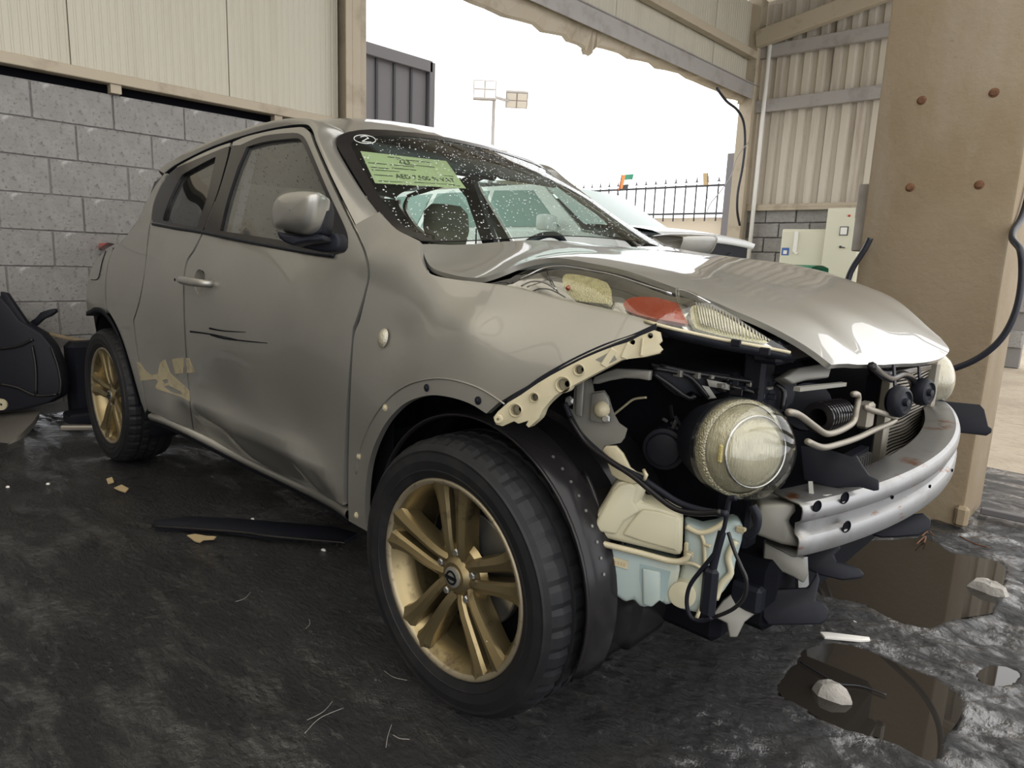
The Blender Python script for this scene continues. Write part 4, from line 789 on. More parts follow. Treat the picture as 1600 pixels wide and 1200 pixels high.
for q, r_ in (((1403,627), .038), ((1441,612), .036)):
    c_ = np.array(at(*q, 0, XC+.05)); b = MB().lathe([(0, .026), (.008, .025), (.010, .016), (.022, .014), (.026, .02), (.031, .018), (r_, .008), (r_, -.006), (.03, -.016), (0, -.018)], c_, (1, -.25, .05), 28); hn = fixn(b.build('horn', mt['black_plastic'], car, angle=35))
    MB().bar(c_+np.array([-.01, 0, .03]), c_+np.array([-.02, .0, .085]), .016, .004).build('horn_bracket', mt['black_plastic'], hn)
MB().tube(pi_([(1362,572),(1376,585),(1392,592),(1410,585),(1424,592),(1428,605)], XC+.03), .010, 8).build('vent_hose', mt['black_gloss'], car, smooth=True)
MB().bar(at(1245, 608, 0, XC), at(1318, 600, 0, XC), .012, .008).build('latch_bar', mt['zinc'], car)
plate('hood_latch', [(1225,590),(1250,574),(1285,568),(1300,574),(1296,590),(1262,594),(1240,600)], at(1260, 585, 0, 1.83), (.9, -.3, .3), .03, mt['zinc'], car, bevel=.004)
plate('upper_crossbar', [(1368,575),(1400,579),(1456,570),(1456,577),(1402,589),(1372,584)], at(1420, 580, 0, XC), (1, -.1, .3), .02, mt['black_gloss'], car, bevel=.003)
# air guides: black plastic flaps standing either side of the core
plate('air_guide', [(1250,696),(1297,703),(1331,714),(1338,711),(1346,725),(1357,742),(1373,750),(1373,766),(1365,767),(1344,761),(1297,762),(1256,750)], (1.9, -.43, .66), (.12, -1, .25), .008, mt['black_plastic'], car, bevel=.002)
ag = plate('air_guide', [(1457,572),(1464,568),(1469,585),(1464,622),(1478,627),(1531,632),(1538,640),(1544,666),(1550,670),(1549,676),(1541,681),(1481,674),(1469,683),(1449,700),(1421,714),(1436,690),(1452,640)], (1.9, .56, .66), (.12, -1, .15), .008, mt['black_plastic'], car, bevel=.002)
# ---- bumper beam
mt['beam'] = mat('galvanised_beam_steel', (.30, .30, .30), .42, .8, noise_=[(9, 4, .5, .72, (.24, .235, .225)), ((11, 11, 45), 5, .60, .68, (.20, .085, .035))])
ys = np.linspace(-.575, .66, 40); sec = [(-.085,.055),(-.012,.055),(-.003,.050),(.0,.042),(.0,.026),(-.003,.019),(-.013,.013),(-.013,-.006),(-.003,-.012),(.0,-.020),(.0,-.044),(-.003,-.051),(-.012,-.055),(-.085,-.055)]
rows = []
for y in ys:
    xb = 2.035-.345*y*y-.22*max(0, abs(y)-.45)**2; sl = -.69*y; nrm = np.array([1, .69*y*1.0, 0]); nrm /= np.linalg.norm(nrm); zc = .588+.05*y
    rows.append([np.array([xb, y, zc+dz_])+nrm*dx_ for dx_, dz_ in sec])
b = MB(); b.loft(rows); bmn = b.build('bumper_beam', mt['beam'], car, angle=28); sm = bmn.modifiers.new('thick', 'SOLIDIFY'); sm.thickness = .0035; fixn(bmn)
def onbeam(px, py, d=0):                     # where a sight line meets the front of the beam
    y = -.4
    for _ in range(50):
        p = at(px, py, 0, 2.035-.345*y*y+d); y += .6*(p[1]-y)
    return np.array(p)
for q in ((1277,791,.0105), (1320,778,.0115), (1323,823,.0115), (1394,777,.004), (1453,760,.004), (1488,735,.004)):
    p = onbeam(q[0], q[1], .0012); MB().lathe([(0, -.003), (q[2]*.9, -.002), (q[2], .0015), (q[2]*1.12, .0)], p, (1, -.69*-p[1]*1.0, 0), 18).build('beam_hole', mt['dark'], bmn)
plate('crash_box', [(1186,788),(1244,786),(1244,800),(1232,815),(1240,832),(1258,858),(1222,852),(1180,836)], (1.86, -.575, .55), (.55, -1, .1), .12, mt['zinc'], car, bevel=.008)
plate('beam_mount', [(1228,786),(1264,770),(1263,752),(1270,752),(1272,775),(1300,772),(1244,790)], (1.9, -.5, .62), (.2, -.7, .8), .01, mt['steel'], car)
# ---- washer tank
nT = np.array([.50, -.86, .12]); pT = np.array(at(990, 850, 1, -.72))
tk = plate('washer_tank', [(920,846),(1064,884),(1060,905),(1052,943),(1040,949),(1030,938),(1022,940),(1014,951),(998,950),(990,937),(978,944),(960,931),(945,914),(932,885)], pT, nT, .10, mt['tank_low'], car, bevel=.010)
plate('tank_upper_half', [(918,833),(922,815),(930,806),(944,784),(956,763),(965,752),(985,748),(1002,752),(1012,768),(998,786),(1030,792),(1058,802),(1068,812),(1066,872),(1000,856),(940,842)], pT+nT*.006, nT, .11, mt['tank'], tk, bevel=.016)
plate('tank_face_relief', [(924,830),(936,806),(956,770),(968,758),(985,756),(996,764),(990,784),(1000,800),(975,815),(962,836)], pT+nT*.014, nT, .012, mt['tank'], tk, bevel=.006)
plate('tank_face_relief', [(1003,796),(1030,800),(1056,808),(1060,815),(1058,862),(1000,846),(972,836),(984,818)], pT+nT*.013, nT, .010, mt['tank'], tk, bevel=.005)
Q = np.array([hitp(*q, pT+nT*.012, nT) for q in cat([(914,835),(918,841),(940,849),(1000,864),(1050,877),(1070,874),(1076,864)], 4)]); MB().tube(Q, .0065, 8).build('tank_seam', mt['cream_plastic'], tk, smooth=True)
plate('tank_label', [(927,861),(982,877),(981,890),(928,874)], pT+nT*.0025, nT, .002, mt['cream_plastic'], tk)
for i in range(9): p = (937+i*4.6, 869+i*1.35); plate('label_mark', [(p[0], p[1]), (p[0]+2.6, p[1]+.8), (p[0]+2.6, p[1]+6), (p[0], p[1]+5.2)], pT+nT*.0032, nT, .0006, mt['gold_foil'], tk)
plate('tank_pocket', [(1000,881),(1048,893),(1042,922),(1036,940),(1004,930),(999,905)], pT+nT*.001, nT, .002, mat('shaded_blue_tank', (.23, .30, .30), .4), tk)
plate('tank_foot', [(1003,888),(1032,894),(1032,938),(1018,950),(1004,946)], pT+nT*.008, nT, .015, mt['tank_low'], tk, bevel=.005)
pR = pT+np.array([.05, .05, 0]); 
plate('tank_pump_side', [(1070,816),(1100,826),(1122,822),(1150,812),(1163,822),(1160,846),(1150,880),(1146,904),(1132,925),(1118,940),(1092,960),(1056,952),(1054,935),(1060,905),(1070,868)], pR, nT, .07, mt['tank_low'], tk, bevel=.010)
Q = np.array([hitp(*q, pR+nT*.006, nT) for q in cat([(1072,822),(1088,831),(1104,831),(1120,824),(1132,816)], 4)]); MB().tube(Q, .006, 8).build('tank_seam', mt['cream_plastic'], tk, smooth=True)
Q = np.array([hitp(*q, pR+nT*.006, nT) for q in cat([(1060,880),(1080,880),(1096,888),(1100,892)], 4)]); MB().tube(Q, .004, 8).build('tank_rib', mt['cream_plastic'], tk, smooth=True)
Q = np.array([hitp(*q, pR+nT*.006, nT) for q in cat([(1094,832),(1100,850),(1101,880),(1101,930),(1088,966)], 4)]); MB().tube(Q, .004, 8).build('tank_rib', mt['cream_plastic'], tk, smooth=True)
Q = np.array([hitp(*q, pR+nT*.006, nT) for q in cat([(1150,845),(1138,870),(1142,895),(1128,912),(1118,936)], 4)]); MB().tube(Q, .007, 8).build('tank_rib', mt['tank'], tk, smooth=True)
for q in ((1072,858,.008,.03), (1078,866,.014,.012), (1105,852,.016,.006), (1158,828,.02,.014)): MB().box(hitp(q[0], q[1], pR+nT*.01, nT), (q[2], .008, q[3])).build('tank_lug', mt['cream_plastic'], tk, bevel=.002)
MB().lathe([(.0, .002), (.02, .001), (.027, -.001), (.028, -.03)], hitp(1066, 930, pT+nT*.004, nT), nT, 24).build('pump_boss', mt['tank'], tk, angle=40)
# looms and hoses round the tank
def loom(name, L, y, r_, m='black_plastic', dy=0):
    Q = cat([at(q[0], q[1], 1, y+dy*i) for i, q in enumerate(L)], 6); MB().tube(Q, r_, 8).build(name, mt[m], car, smooth=True)
loom('wiring_loom', [(882,630),(893,655),(908,680),(935,706),(965,728),(1000,746),(1030,766),(1062,786),(1100,798),(1136,803)], -.755, .0065)
loom('wiring_loom', [(890,652),(915,690),(950,718),(990,745),(1020,770),(1055,795),(1090,802),(1126,800)], -.762, .0055, 'black_gloss')
loom('wiring_loom', [(1136,800),(1132,822),(1128,834),(1118,862),(1096,890),(1078,915),(1073,940),(1078,962),(1092,970),(1112,965)], -.745, .0042)
loom('wiring_loom', [(1138,832),(1148,862),(1158,885),(1166,905),(1164,930),(1150,948),(1128,960),(1100,968)], -.735, .0036, 'black_gloss')
loom('wiring_loom', [(1128,832),(1118,870),(1112,900),(1110,930),(1100,962)], -.738, .008)
loom('wiring_loom', [(1136,800),(1140,780),(1150,778)], -.735, .005)
loom('corrugated_sleeve', [(1176,790),(1184,808),(1180,828),(1166,838)], -.69, .008)
MB().tube([at(1006, 735, 1, -.755), at(1010, 742, 1, -.768), at(1006, 752, 1, -.755)], .004, 6).build('loom_clip', mt['cream_plastic'], car, smooth=True)
MB().box(at(1108, 925, 1, -.74), (.03, .02, .1)).build('pump', mt['black_plastic'], tk, bevel=.008)
# lower metal and plastics
plate('subframe_bracket', [(1112,962),(1130,938),(1160,914),(1186,930),(1214,918),(1212,938),(1182,958),(1164,972),(1152,996),(1140,996),(1136,974)], (1.72, -.60, .27), (.5, -.8, .4), .012, mt['zinc'], car, bevel=.003)
plate('radiator_lower_tank', [(1194,848),(1256,872),(1264,896),(1256,912),(1240,902),(1192,880)], (1.84, -.47, .40), (.4, -.9, .2), .05, mt['zinc'], car, bevel=.004)
plate('radiator_lower_grid', [(1246,872),(1262,870),(1264,915),(1248,925)], (1.85, -.46, .40), (.9, -.5, .1), .01, mt['steel'], car)
plate('undertray_tongue', [(1258,862),(1310,846),(1314,858),(1303,868),(1307,877),(1325,882),(1343,889),(1351,897),(1346,904),(1317,907),(1283,899),(1262,890)], (1.93, -.40, .36), (.35, -.9, .4), .018, mt['black_plastic'], car, bevel=.004)
plate('undertray_tongue', [(1190,938),(1215,920),(1262,918),(1277,893),(1281,905),(1274,938),(1285,941),(1295,953),(1293,969),(1282,976),(1200,977),(1192,965)], (1.86, -.52, .26), (.35, -.9, .4), .02, mt['black_plastic'], car, bevel=.004)
plate('undertray_tongue', [(1363,835),(1395,815),(1427,803),(1443,801),(1455,812),(1453,827),(1437,836),(1400,839),(1377,839)], (2.0, .2, .36), (.35, -.9, .5), .02, mt['black_plastic'], car, bevel=.004)
b = MB(); b.box((1.5, -.40, .27), (.5, .25, .10)); b.build('subframe', mt['dark'], car, bevel=.02)
# ---- cabin
b = MB(); rows = []
for x, z in ((1.02, 1.02), (.92, 1.045), (.75, 1.05), (.62, 1.03), (.55, .97), (.56, .80), (.60, .5)): rows.append([(x, y, z-.02*(abs(y)/.7)**2+.03*math.exp(-((y-.36)/.16)**2)*(x < .8)) for y in np.linspace(-.70, .70, 19)])
b.loft(rows); fixn(b.build('dashboard', mt['dash'], car, smooth=True))
def seat(y):
    b = MB(); cl = []
    for z, x, wd, dp in ((.52,-.02,.50,.10),(.62,-.04,.50,.13),(.8,-.10,.50,.14),(.95,-.16,.47,.13),(1.05,-.20,.38,.11),(1.09,-.215,.26,.07)):
        ring = [(x+dp/2*math.copysign(abs(math.cos(a))**.6, math.cos(a)), y+wd/2*math.copysign(abs(math.sin(a))**.6, math.sin(a)), z) for a in np.linspace(0, 2*PI, 25)]; cl.append(ring)
    b.loft(cl+[[(-.215, y, 1.1)]*25]); s = fixn(b.build('seat', mt['seat'], car, smooth=True))
    b = MB(); cl = []
    for z, wd, dp in ((1.10,.14,.05),(1.115,.22,.085),(1.18,.26,.10),(1.26,.25,.09),(1.295,.17,.05)):
        cl.append([(-.215-.06*(z-1.1)+dp/2*math.copysign(abs(math.cos(a))**.6, math.cos(a)), y+wd/2*math.copysign(abs(math.sin(a))**.6, math.sin(a)), z) for a in np.linspace(0, 2*PI, 21)])
    b.loft(cl+[[(-.23, y, 1.3)]*21]); fixn(b.build('headrest', mt['seat'], s, smooth=True)); MB().box((.18, y, .50), (.5, .5, .14)).build('seat_cushion', mt['seat'], s, bevel=.04, seg=3, angle=50)
seat(-.37); seat(.37)
MB().box((-.95, 0, .72), (.14, 1.15, .62)).build('rear_bench', mt['liner'], car, bevel=.04, seg=2, angle=50)
ro2 = [(cen_[0]+(p[0]-cen_[0])*.97, p[1]*.97) for cen_ in [np.array([-.55, 0])] for p in ro[::2]]
v, f, _ = fill2d(ro2, (), .15); mesh('headliner', np.stack([v[:, 0], v[:, 1], SR(v[:, 0], v[:, 1])-.03], -1), [t[::-1] for t in f], mt['liner'], car, True)
# visors, mirror, wheel, pillars seen through the glass
for y in (-.27, .27): MB().box((.34, y, 1.395), (.15, .34, .018), np.array(Matrix.Rotation(.45, 3, 'Y'))).build('sun_visor', mt['liner'], car, bevel=.006)
MB().box((.36, .0, 1.385), (.03, .24, .065)).build('cabin_mirror', mt['dash'], car, bevel=.012)
a_ = np.linspace(0, 2*PI, 41); ax_ = np.array([-.85, 0, .52]); e1 = np.array([0, 1, 0]); e2 = np.cross(ax_, e1); sc0 = np.array([.38, .34, 1.0])
MB().tube([sc0+.185*(math.cos(t_)*e1+math.sin(t_)*e2) for t_ in a_], .014, 8, False).build('steering_wheel', mt['dash'], car, smooth=True)
MB().lathe([(0, .02), (.06, .01), (.07, -.04)], sc0-ax_*.02, ax_, 18).bar(sc0+[0, -.17, 0], sc0+[0, .17, 0], .03, .02).build('steering_hub', mt['dash'], car)
for sd in (-1, 1):
    MB().bar((-.22, sd*.715, 1.05), (-.30, sd*.57, 1.45), .03, .09, (1, 0, 0)).build('inner_pillar', mt['liner'], car); MB().bar((-1.12, sd*.70, 1.05), (-1.2, sd*.56, 1.36), .04, .16, (1, 0, 0)).build('inner_pillar', mt['liner'], car)
b = MB(); b.box((-1.52, 0, 1.0), (.04, 1.2, .3)); b.build('parcel_wall', mt['liner'], car)
# opposite side: deep wing
# ---- circled number chalked on the glass, washer drops
def wsp(px, py, off=.002):
    t0, t1 = .8, 4.0
    ts = np.linspace(t0, t1, 160); d = ray(px, py); P = CAMP+ts[:, None]*d; g = P[:, 2]-SW(P[:, 0], P[:, 1]); ok = (np.abs(P[:, 1]) < .72) & (P[:, 0] > .25) & (P[:, 0] < 1.05)
    k = [i for i in range(159) if g[i]*g[i+1] < 0 and ok[i]]
    if not k: return None
    i = k[0]; t = g[i]/(g[i]-g[i+1]); p = P[i]*(1-t)+P[i+1]*t; ga, gb = SW.grad(p[0], p[1]); n = np.array([-ga, -gb, 1]); n /= np.linalg.norm(n); return p+n*off
mt['chalk'] = mat('white_marker', (.7, .72, .68), .7)
el = [wsp(570+17*math.cos(a), 218.5+6.5*math.sin(a)+1.5*math.cos(a)) for a in np.linspace(0, 2*PI, 25)]
if all(p is not None for p in el): MB().tube(el, .0013, 5).build('marker_circle', mt['chalk'], ws, smooth=True)
el = [wsp(*q) for q in cat([(563,215),(570,213.5),(575,216),(571,219),(566,222),(572,222.5),(580,223)], 3)]
if all(p is not None for p in el): MB().tube(el, .0013, 5).build('marker_number', mt['chalk'], ws, smooth=True)
mt['drop'] = mat('water_drop', (.62, .66, .66), .05, .0, coat=1, alpha=.75)
b = MB(); rng = np.random.default_rng(3); S1 = np.array([(math.cos(a), math.sin(a)) for a in np.linspace(0, 2*PI, 7)[:-1]])
for k in range(1900):
    y = rng.uniform(-.66, .62); x = rng.uniform(.33, 1.0)
    if not inpoly(np.array([[x, y]]), inn)[0]: continue
    z = SW(x, y); ga, gb = SW.grad(x, y); n = np.array([-ga, -gb, 1]); n /= np.linalg.norm(n); e1 = np.cross(n, (0, 1, 0)); e1 /= np.linalg.norm(e1); e2 = np.cross(n, e1)
    r_ = rng.uniform(.0010, .0027)*(1.3 if rng.random() < .12 else 1); c_ = np.array([x, y, z]); V = [c_+r_*(a*e1*rng.uniform(1, 1.4)+b_*e2) for a, b_ in S1]+[c_+n*r_*.7]
    b.add(V, [(i, (i+1) % 6, 6) for i in range(6)])
tag(b.build('raindrops', mt['drop'], car, smooth=True), kind='stuff')
b = MB(); gp = XZ(gl_f)
for k in range(420):
    x, z = rng.uniform(-.25, .6), rng.uniform(1.06, 1.45)
    if not inpoly(np.array([[x, z]]), gp)[0]: continue
    p = np.array([x, -SY(x, z)+.009, z]); r_ = rng.uniform(.0006, .0017); V = [p+r_*np.array([a, 0, b_*1.5]) for a, b_ in S1]+[p-[0, r_*.7, 0]]; b.add(V, [(i, 6, (i+1) % 6) for i in range(6)])
tag(b.build('raindrops', mt['dark'], car, smooth=True), kind='stuff')
# ================================================================== OTHER THINGS
# ---- paper notice behind the windscreen
qc = np.array([(562.5, 232), (698, 247.5), (729, 290.5), (586, 282)], float)
def onpaper(u, v, off): p = (qc[0]*(1-u)+qc[1]*u)*(1-v)+(qc[3]*(1-u)+qc[2]*u)*v; return wsp(p[0], p[1], off)
nu, nv = 13, 7; V = [onpaper(i/(nu-1), j/(nv-1), -.009) for j in range(nv) for i in range(nu)]
pp = mesh('paper_notice', V, [(j*nu+i, (j+1)*nu+i, (j+1)*nu+i+1, j*nu+i+1) for j in range(nv-1) for i in range(nu-1)], mt['paper'], None, True)
tag(pp, 'yellowish paper sale notice taped inside the windscreen of the silver car', 'notice')
def flat_text(s):
    cu = bpy.data.curves.new('t', 'FONT'); cu.body = s; cu.resolution_u = 3; o = bpy.data.objects.new('t', cu); C.objects.link(o)
    dg = bpy.context.evaluated_depsgraph_get(); me = bpy.data.meshes.new_from_object(o.evaluated_get(dg)); V = np.array([tuple(v.co) for v in me.vertices]); F = [tuple(p.vertices) for p in me.polygons]
    bpy.data.objects.remove(o); bpy.data.curves.remove(cu); bpy.data.meshes.remove(me); return V, F
def text_on(s, u0, u1, v0, v1, mapper, name, m, parent, shift=0):
    V, F = flat_text(s); lo, hi = V.min(0), V.max(0); W = (V-lo)/(np.maximum(hi-lo, 1e-9))
    mesh(name, [mapper(u0+(u1-u0)*a+shift*(1-b_), v1+(v0-v1)*b_) for a, b_ in W[:, :2]], F, m, parent)
pm = lambda u, v: onpaper(u, v, -.0075)
text_on('223', .40, .53, .14, .27, pm, 'lettering', mt['ink'], pp)
text_on('AED 7,500 % VAT', .27, .93, .66, .82, pm, 'lettering', mt['ink'], pp)
for u0, u1, v in ((.03, .24, .36), (.03, .24, .50), (.28, .55, .36), (.28, .55, .47), (.03, .95, .58), (.05, .95, .93), (.45, .8, .30), (.30, .45, .10), (.5, .78, .14), (.03, .24, .74), (.45, .9, .90)):
    Q = [pm(u0, v-.008), pm(u1, v-.008), pm(u1, v+.008), pm(u0, v+.008)]; mesh('printed_line', Q, [(3, 2, 1, 0)], mt['ink'], pp)
# ---- white SUV with its front torn open, standing in the opening
suv = empty('car', (-3.2, 4.53, 0), 'white SUV with its bonnet ajar and front torn open, behind the silver car', 'car')
def sp(V): return [(p[0]+3.2, p[1]-4.53, p[2]) for p in V]
mt['suv'] = mt['white_paint']
y0, y1 = 3.585, 5.48; ym = (y0+y1)/2
def xsec(prof, ya, yb, name, m, ins=0, par=suv, bev=.04):
    b = MB(); n = len(prof); b.add(sp([(x, ya, z) for x, z in prof]+[(x, yb, z) for x, z in prof]), [tuple(range(n))[::-1], tuple(range(n, 2*n))]+[(i, (i+1) % n, n+(i+1) % n, n+i) for i in range(n)])
    o = b.build(name, m, par); fixn(o)
    if bev:
        bm = bmesh.new(); bm.from_mesh(o.data); bmesh.ops.bevel(bm, geom=[e for e in bm.edges if len(e.link_faces) == 2 and e.calc_face_angle() > .3], offset=bev, segments=3, affect='EDGES', profile=.5, clamp_overlap=True); bm.to_mesh(o.data); bm.free(); o.data.polygons.foreach_set('use_smooth', [True]*len(o.data.polygons)); o.data.set_sharp_from_angle(angle=.6)
    return o
def arch(xc, r, z0, n=9): return [(xc+r*math.cos(a), z0+r*math.sin(a)) for a in np.linspace(0, PI, n)]
prof = [(-1.95, 1.36), (-1.2, 1.22), (-1.12, 1.1), (-1.15, .55)]+[(-1.4, .45)]+arch(-1.85, .42, .45)+[(-4.0, .40)]+arch(-4.75, .42, .45)+[(-5.75, .5), (-5.8, 1.0), (-5.72, 1.36)]
xsec(prof, y0+.03, y1-.03, 'body', mt['white_paint'])
gh = [(-1.98, 1.34), (-2.72, 1.86), (-3.2, 1.91), (-4.8, 1.90), (-5.45, 1.80), (-5.70, 1.36)]
b = MB(); rows = []
for k, (ins, zf) in enumerate(((0.03, 0), (.10, .5), (.20, 1.0))): pass
top = [(-2.62, 1.83), (-2.9, 1.90), (-3.4, 1.93), (-4.8, 1.92), (-5.4, 1.84)]
rows = [[(x, y, z+.02*(1-((y-ym)/.72)**2)) for x, z in top] for y in np.linspace(ym-.72, ym+.72, 9)]
b.loft([sp(r_) for r_ in rows]); o = b.build('roof', mt['white_paint'], suv, smooth=True); fixn(o)
mt['suv_glass'] = mat('teal_suv_glass', (.22, .32, .30), .12, .0, spec=.35)
b = MB(); rows = [[(-1.90-.74*t_+.05*(1-((y-ym)/.9)**2)*1, ym+(y-ym)*(1-.19*t_), 1.40+.46*t_) for y in np.linspace(y0+.06, y1-.06, 11)] for t_ in np.linspace(0, 1, 6)]
b.loft([sp(r_) for r_ in rows]); o = b.build('windscreen', mt['suv_glass'], suv, smooth=True); fixn(o)
for s_, ya in ((-1, y0), (1, y1)):
    Y = lambda z: ya+(-s_)*(.05+.17*max(0, (z-1.36)/.5))
    def quad(pts, name, m, off=0): 
        b = MB(); V = [(x, Y(z)+s_*off, z) for x, z in pts]; W = [(x, Y(z)-s_*.03, z) for x, z in pts]; n = len(V); b.add(sp(V+W), [tuple(range(n)), tuple(range(n, 2*n))[::-1]]+[(i, (i+1) % n, n+(i+1) % n, n+i) for i in range(n)]); o = b.build(name, m, suv); fixn(o); return o
    quad([(-1.92, 1.34), (-2.66, 1.86), (-5.42, 1.86), (-5.68, 1.34)], 'cabin_side', mt['white_paint'])
    quad([(-2.25, 1.40), (-2.75, 1.79), (-3.35, 1.81), (-3.38, 1.40)], 'side_window', mt['suv_glass'], .006)
    quad([(-3.46, 1.40), (-3.43, 1.81), (-4.35, 1.81), (-4.5, 1.40)], 'side_window', mt['suv_glass'], .006)
    quad([(-4.6, 1.40), (-4.45, 1.81), (-5.3, 1.79), (-5.5, 1.40)], 'side_window', mt['suv_glass'], .006)
    for xx in (-3.42, -4.55): MB().box(sp([(xx, ya+s_*.001, 1.0)])[0], (.012, .012, .75)).build('door_gap', mt['dark'], suv)
    MB().box(sp([(-2.3, ya+s_*.08, 1.43)])[0], (.14, .2, .16)).build('wing_mirror', mt['white_paint'], suv, bevel=.03, seg=2, angle=40)
    for xx in (-3.2, -4.4): MB().box(sp([(xx, ya+s_*.004, 1.12)])[0], (.2, .03, .035)).build('door_handle', mt['white_paint'], suv, bevel=.008)
for s_, ya in ((-1, y0+.12), (1, y1-.12)):
    for xx in (-1.85, -4.75):
        b = MB().lathe([(.1, .0), (.25, .01), (.27, .0), (.36, .01), (.39, -.03), (.39, -.2), (.3, -.22)], sp([(xx, ya, .39)])[0], (0, s_, 0), 36); b.build('tyre', mt['rubber'], suv, angle=40); b = MB().lathe([(0, .0), (.1, .01), (.24, -.02)], sp([(xx, ya, .39)])[0], (0, s_, 0), 24); b.build('wheel_rim', mt['steel'], suv, angle=30)
hd = [np.array([(-1.95+.97*t_, y, 1.42-.075*t_**2-.05*max(0, t_-.85)/.15*.6+.03*(1-((y-ym)/.95)**2)) for y in np.linspace(y0, y1, 13)]) for t_ in np.linspace(0, 1, 9)]
b = MB(); b.loft([sp(r_) for r_ in hd]+[sp(hd[-1]+[-.02, 0, -.05])]+[sp(hd[-1]+[-.2, 0, -.06])]+[sp(hd[0]+[0, 0, -.06])]); o = b.build('bonnet', mt['white_paint'], suv, smooth=True); fixn(o)
b = MB(); b.box(sp([(-1.06, ym+.16, 1.06)])[0], (.06, 1.45, .5)); b.build('torn_front', mt['black_plastic'], suv, bevel=.02)
random.seed(5)
for i in range(12): 
    c_ = (-1.05, ym-.2+random.uniform(0, .85), 1.05+random.uniform(-.2, .2)); MB().bar(sp([c_])[0], sp([(c_[0]+random.uniform(-.02, .05), c_[1]+random.uniform(-.15, .15), c_[2]+random.uniform(-.1, .1))])[0], .02, .02).build('torn_loom', random.choice([mt['black_gloss'], mt['steel'], mt['black_plastic']]), suv)
def slab(px_, X, name, m, par, th=.08):
    P_ = [at(*q, 0, X) for q in px_]; n = len(P_); b = MB(); b.add(sp(P_)+sp([p-np.array([th, 0, 0]) for p in P_]), [tuple(range(n)), tuple(range(n, 2*n))[::-1]]+[(i, (i+1) % n, n+(i+1) % n, n+i) for i in range(n)]); o = b.build(name, m, par); return fixn(o)
hl2_ = slab([(1032,369),(1074,372),(1100,402),(1086,404),(1040,398)], -.985, 'headlamp', mt['steelgrey'], suv)
slab([(1037,374),(1066,376),(1086,399),(1044,394)], -.975, 'headlamp_lens', mt['black_gloss'], hl2_, .03)
for i in range(4): slab([(1042+i*1.5, 379+i*4.2), (1066+i*4.5, 381+i*4.6), (1067+i*4.5, 382.4+i*4.6), (1042.5+i*1.5, 380.4+i*4.2)], -.97, 'headlamp_bar', mt['chrome'], hl2_, .01)
plq = [at(*q, 0, -.97) for q in ((1024,370),(1038,372),(1040,379),(1026,378))]; mesh('indicator', sp(plq), [(0, 1, 2, 3)], mt['orange'], suv)
# ---- yard: wall, spiked fence, post, flags, flood light, slate panel
b = MB().box((-10.5, 15.25, 1.17), (8.4, .2, 2.34)); struct(b.build('wall_yard_back', mt['yard_wall']))
fe = empty('spiked_fence', (-10, 15, 2.35), 'black iron fence with spear points on the yard wall outside', 'fence')
L = lambda p: (p[0]+10, p[1]-15, p[2]-2.35)
for z in (2.43, 3.14): MB().box(L((-10.25, 15, z)), (8.0, .05, .05)).build('rail', mt['iron'], fe)
b = MB(); b.box((0, 0, .36), (.03, .03, .95)); b.box((0, 0, .90), (.09, .012, .02)); b.add([(-.035, 0, .86), (.035, 0, .86), (0, .012, .9), (0, -.012, .9), (0, 0, 1.06)], [(0, 2, 4), (2, 1, 4), (1, 3, 4), (3, 0, 4)]); s0 = b.build('bar', mt['iron'], fe)
for i in range(25):
    o = s0 if i == 0 else s0.copy()
    if i: C.objects.link(o)
    o.location = L((-6.45-.315*i, 15, 2.35)); o.parent = fe
tag(MB().box((-6.12, 15, 1.95), (.22, .2, 3.9)).build('gate_post', mt['darkpanel'], bevel=.01), 'tall slate grey steel post at the right end of the spiked fence', 'post')
def flag(name, q, cols, w_, h_, label, lean):
    p = np.array(at(*q, 1, 14.965)); t = empty(name, tuple(p), label, 'flag'); MB().tube([(0, 0, -.35), (lean, 0, h_)], .008, 6).build('pole', mt['iron'], t)
    for i, (x0, x1, z0, z1, m) in enumerate(cols):
        V = []; n = 6
        for k in range(n): x = (x0+(x1-x0)*k/(n-1))*w_; V += [(x+lean*z0, .02*math.sin(x*14), z0*h_), (x+lean*z1, .02*math.sin(x*14+.4), z1*h_)]
        mesh('cloth', V, [(2*k, 2*k+2, 2*k+3, 2*k+1) for k in range(n-1)], m, t, True)
flag('flag', (966, 297), [(0, .3, 0, 1, mt['orange']), (.3, 1, .66, 1, mt['green']), (.3, 1, .33, .66, mt['white']), (.3, .8, 0, .33, mt['iron'])], .42, .42, 'small red, green, white and black flag on the spiked fence', .08)
flag('flag', (1107, 289), [(-.45, 0, .0, .9, mt['gold_foil'])], .3, .34, 'dark furled pennant near the right end of the spiked fence', -.05)
fp = np.array(at(772, 150, 0, -9.0)); t = empty('flood_light_pole', (fp[0], fp[1], 0), 'thin pole with two flood lights rising behind the silver car outside', 'light pole')
MB().tube([(0, 0, 0), (0, 0, fp[2])], [.06, .035], 8).build('pole', mt['steelgrey'], t); MB().bar((0, -.35, fp[2]-.02), (0, .45, fp[2]-.02), .05, .05).build('crossarm', mt['steelgrey'], t)
for yy, rx, rz in ((-.38, .35, .25), (.62, -.9, -.35)):
    h = MB().box((0, 0, 0), (.50, .44, .07)).build('flood_light', mt['steelgrey'], t, bevel=.012); h.location = (.10, yy, fp[2]+.03)
    vdir = Vector((11.3, -11.1, -2.2)).normalized(); h.rotation_euler = (Vector((vdir.x, vdir.y, vdir.z+rx*1.2)).to_track_quat('Z', 'Y')).to_euler()
    for a in (-1, 1):
        for c_ in (-1, 1): MB().box((a*.12, c_*.10, .038), (.21, .17, .010)).build('light_panel', mt['white'], h)
t = empty('sheet_hoarding', (-6, 4.2, 0), 'slate grey ribbed sheet hoarding in a frame, outside beside the rear column', 'hoarding')
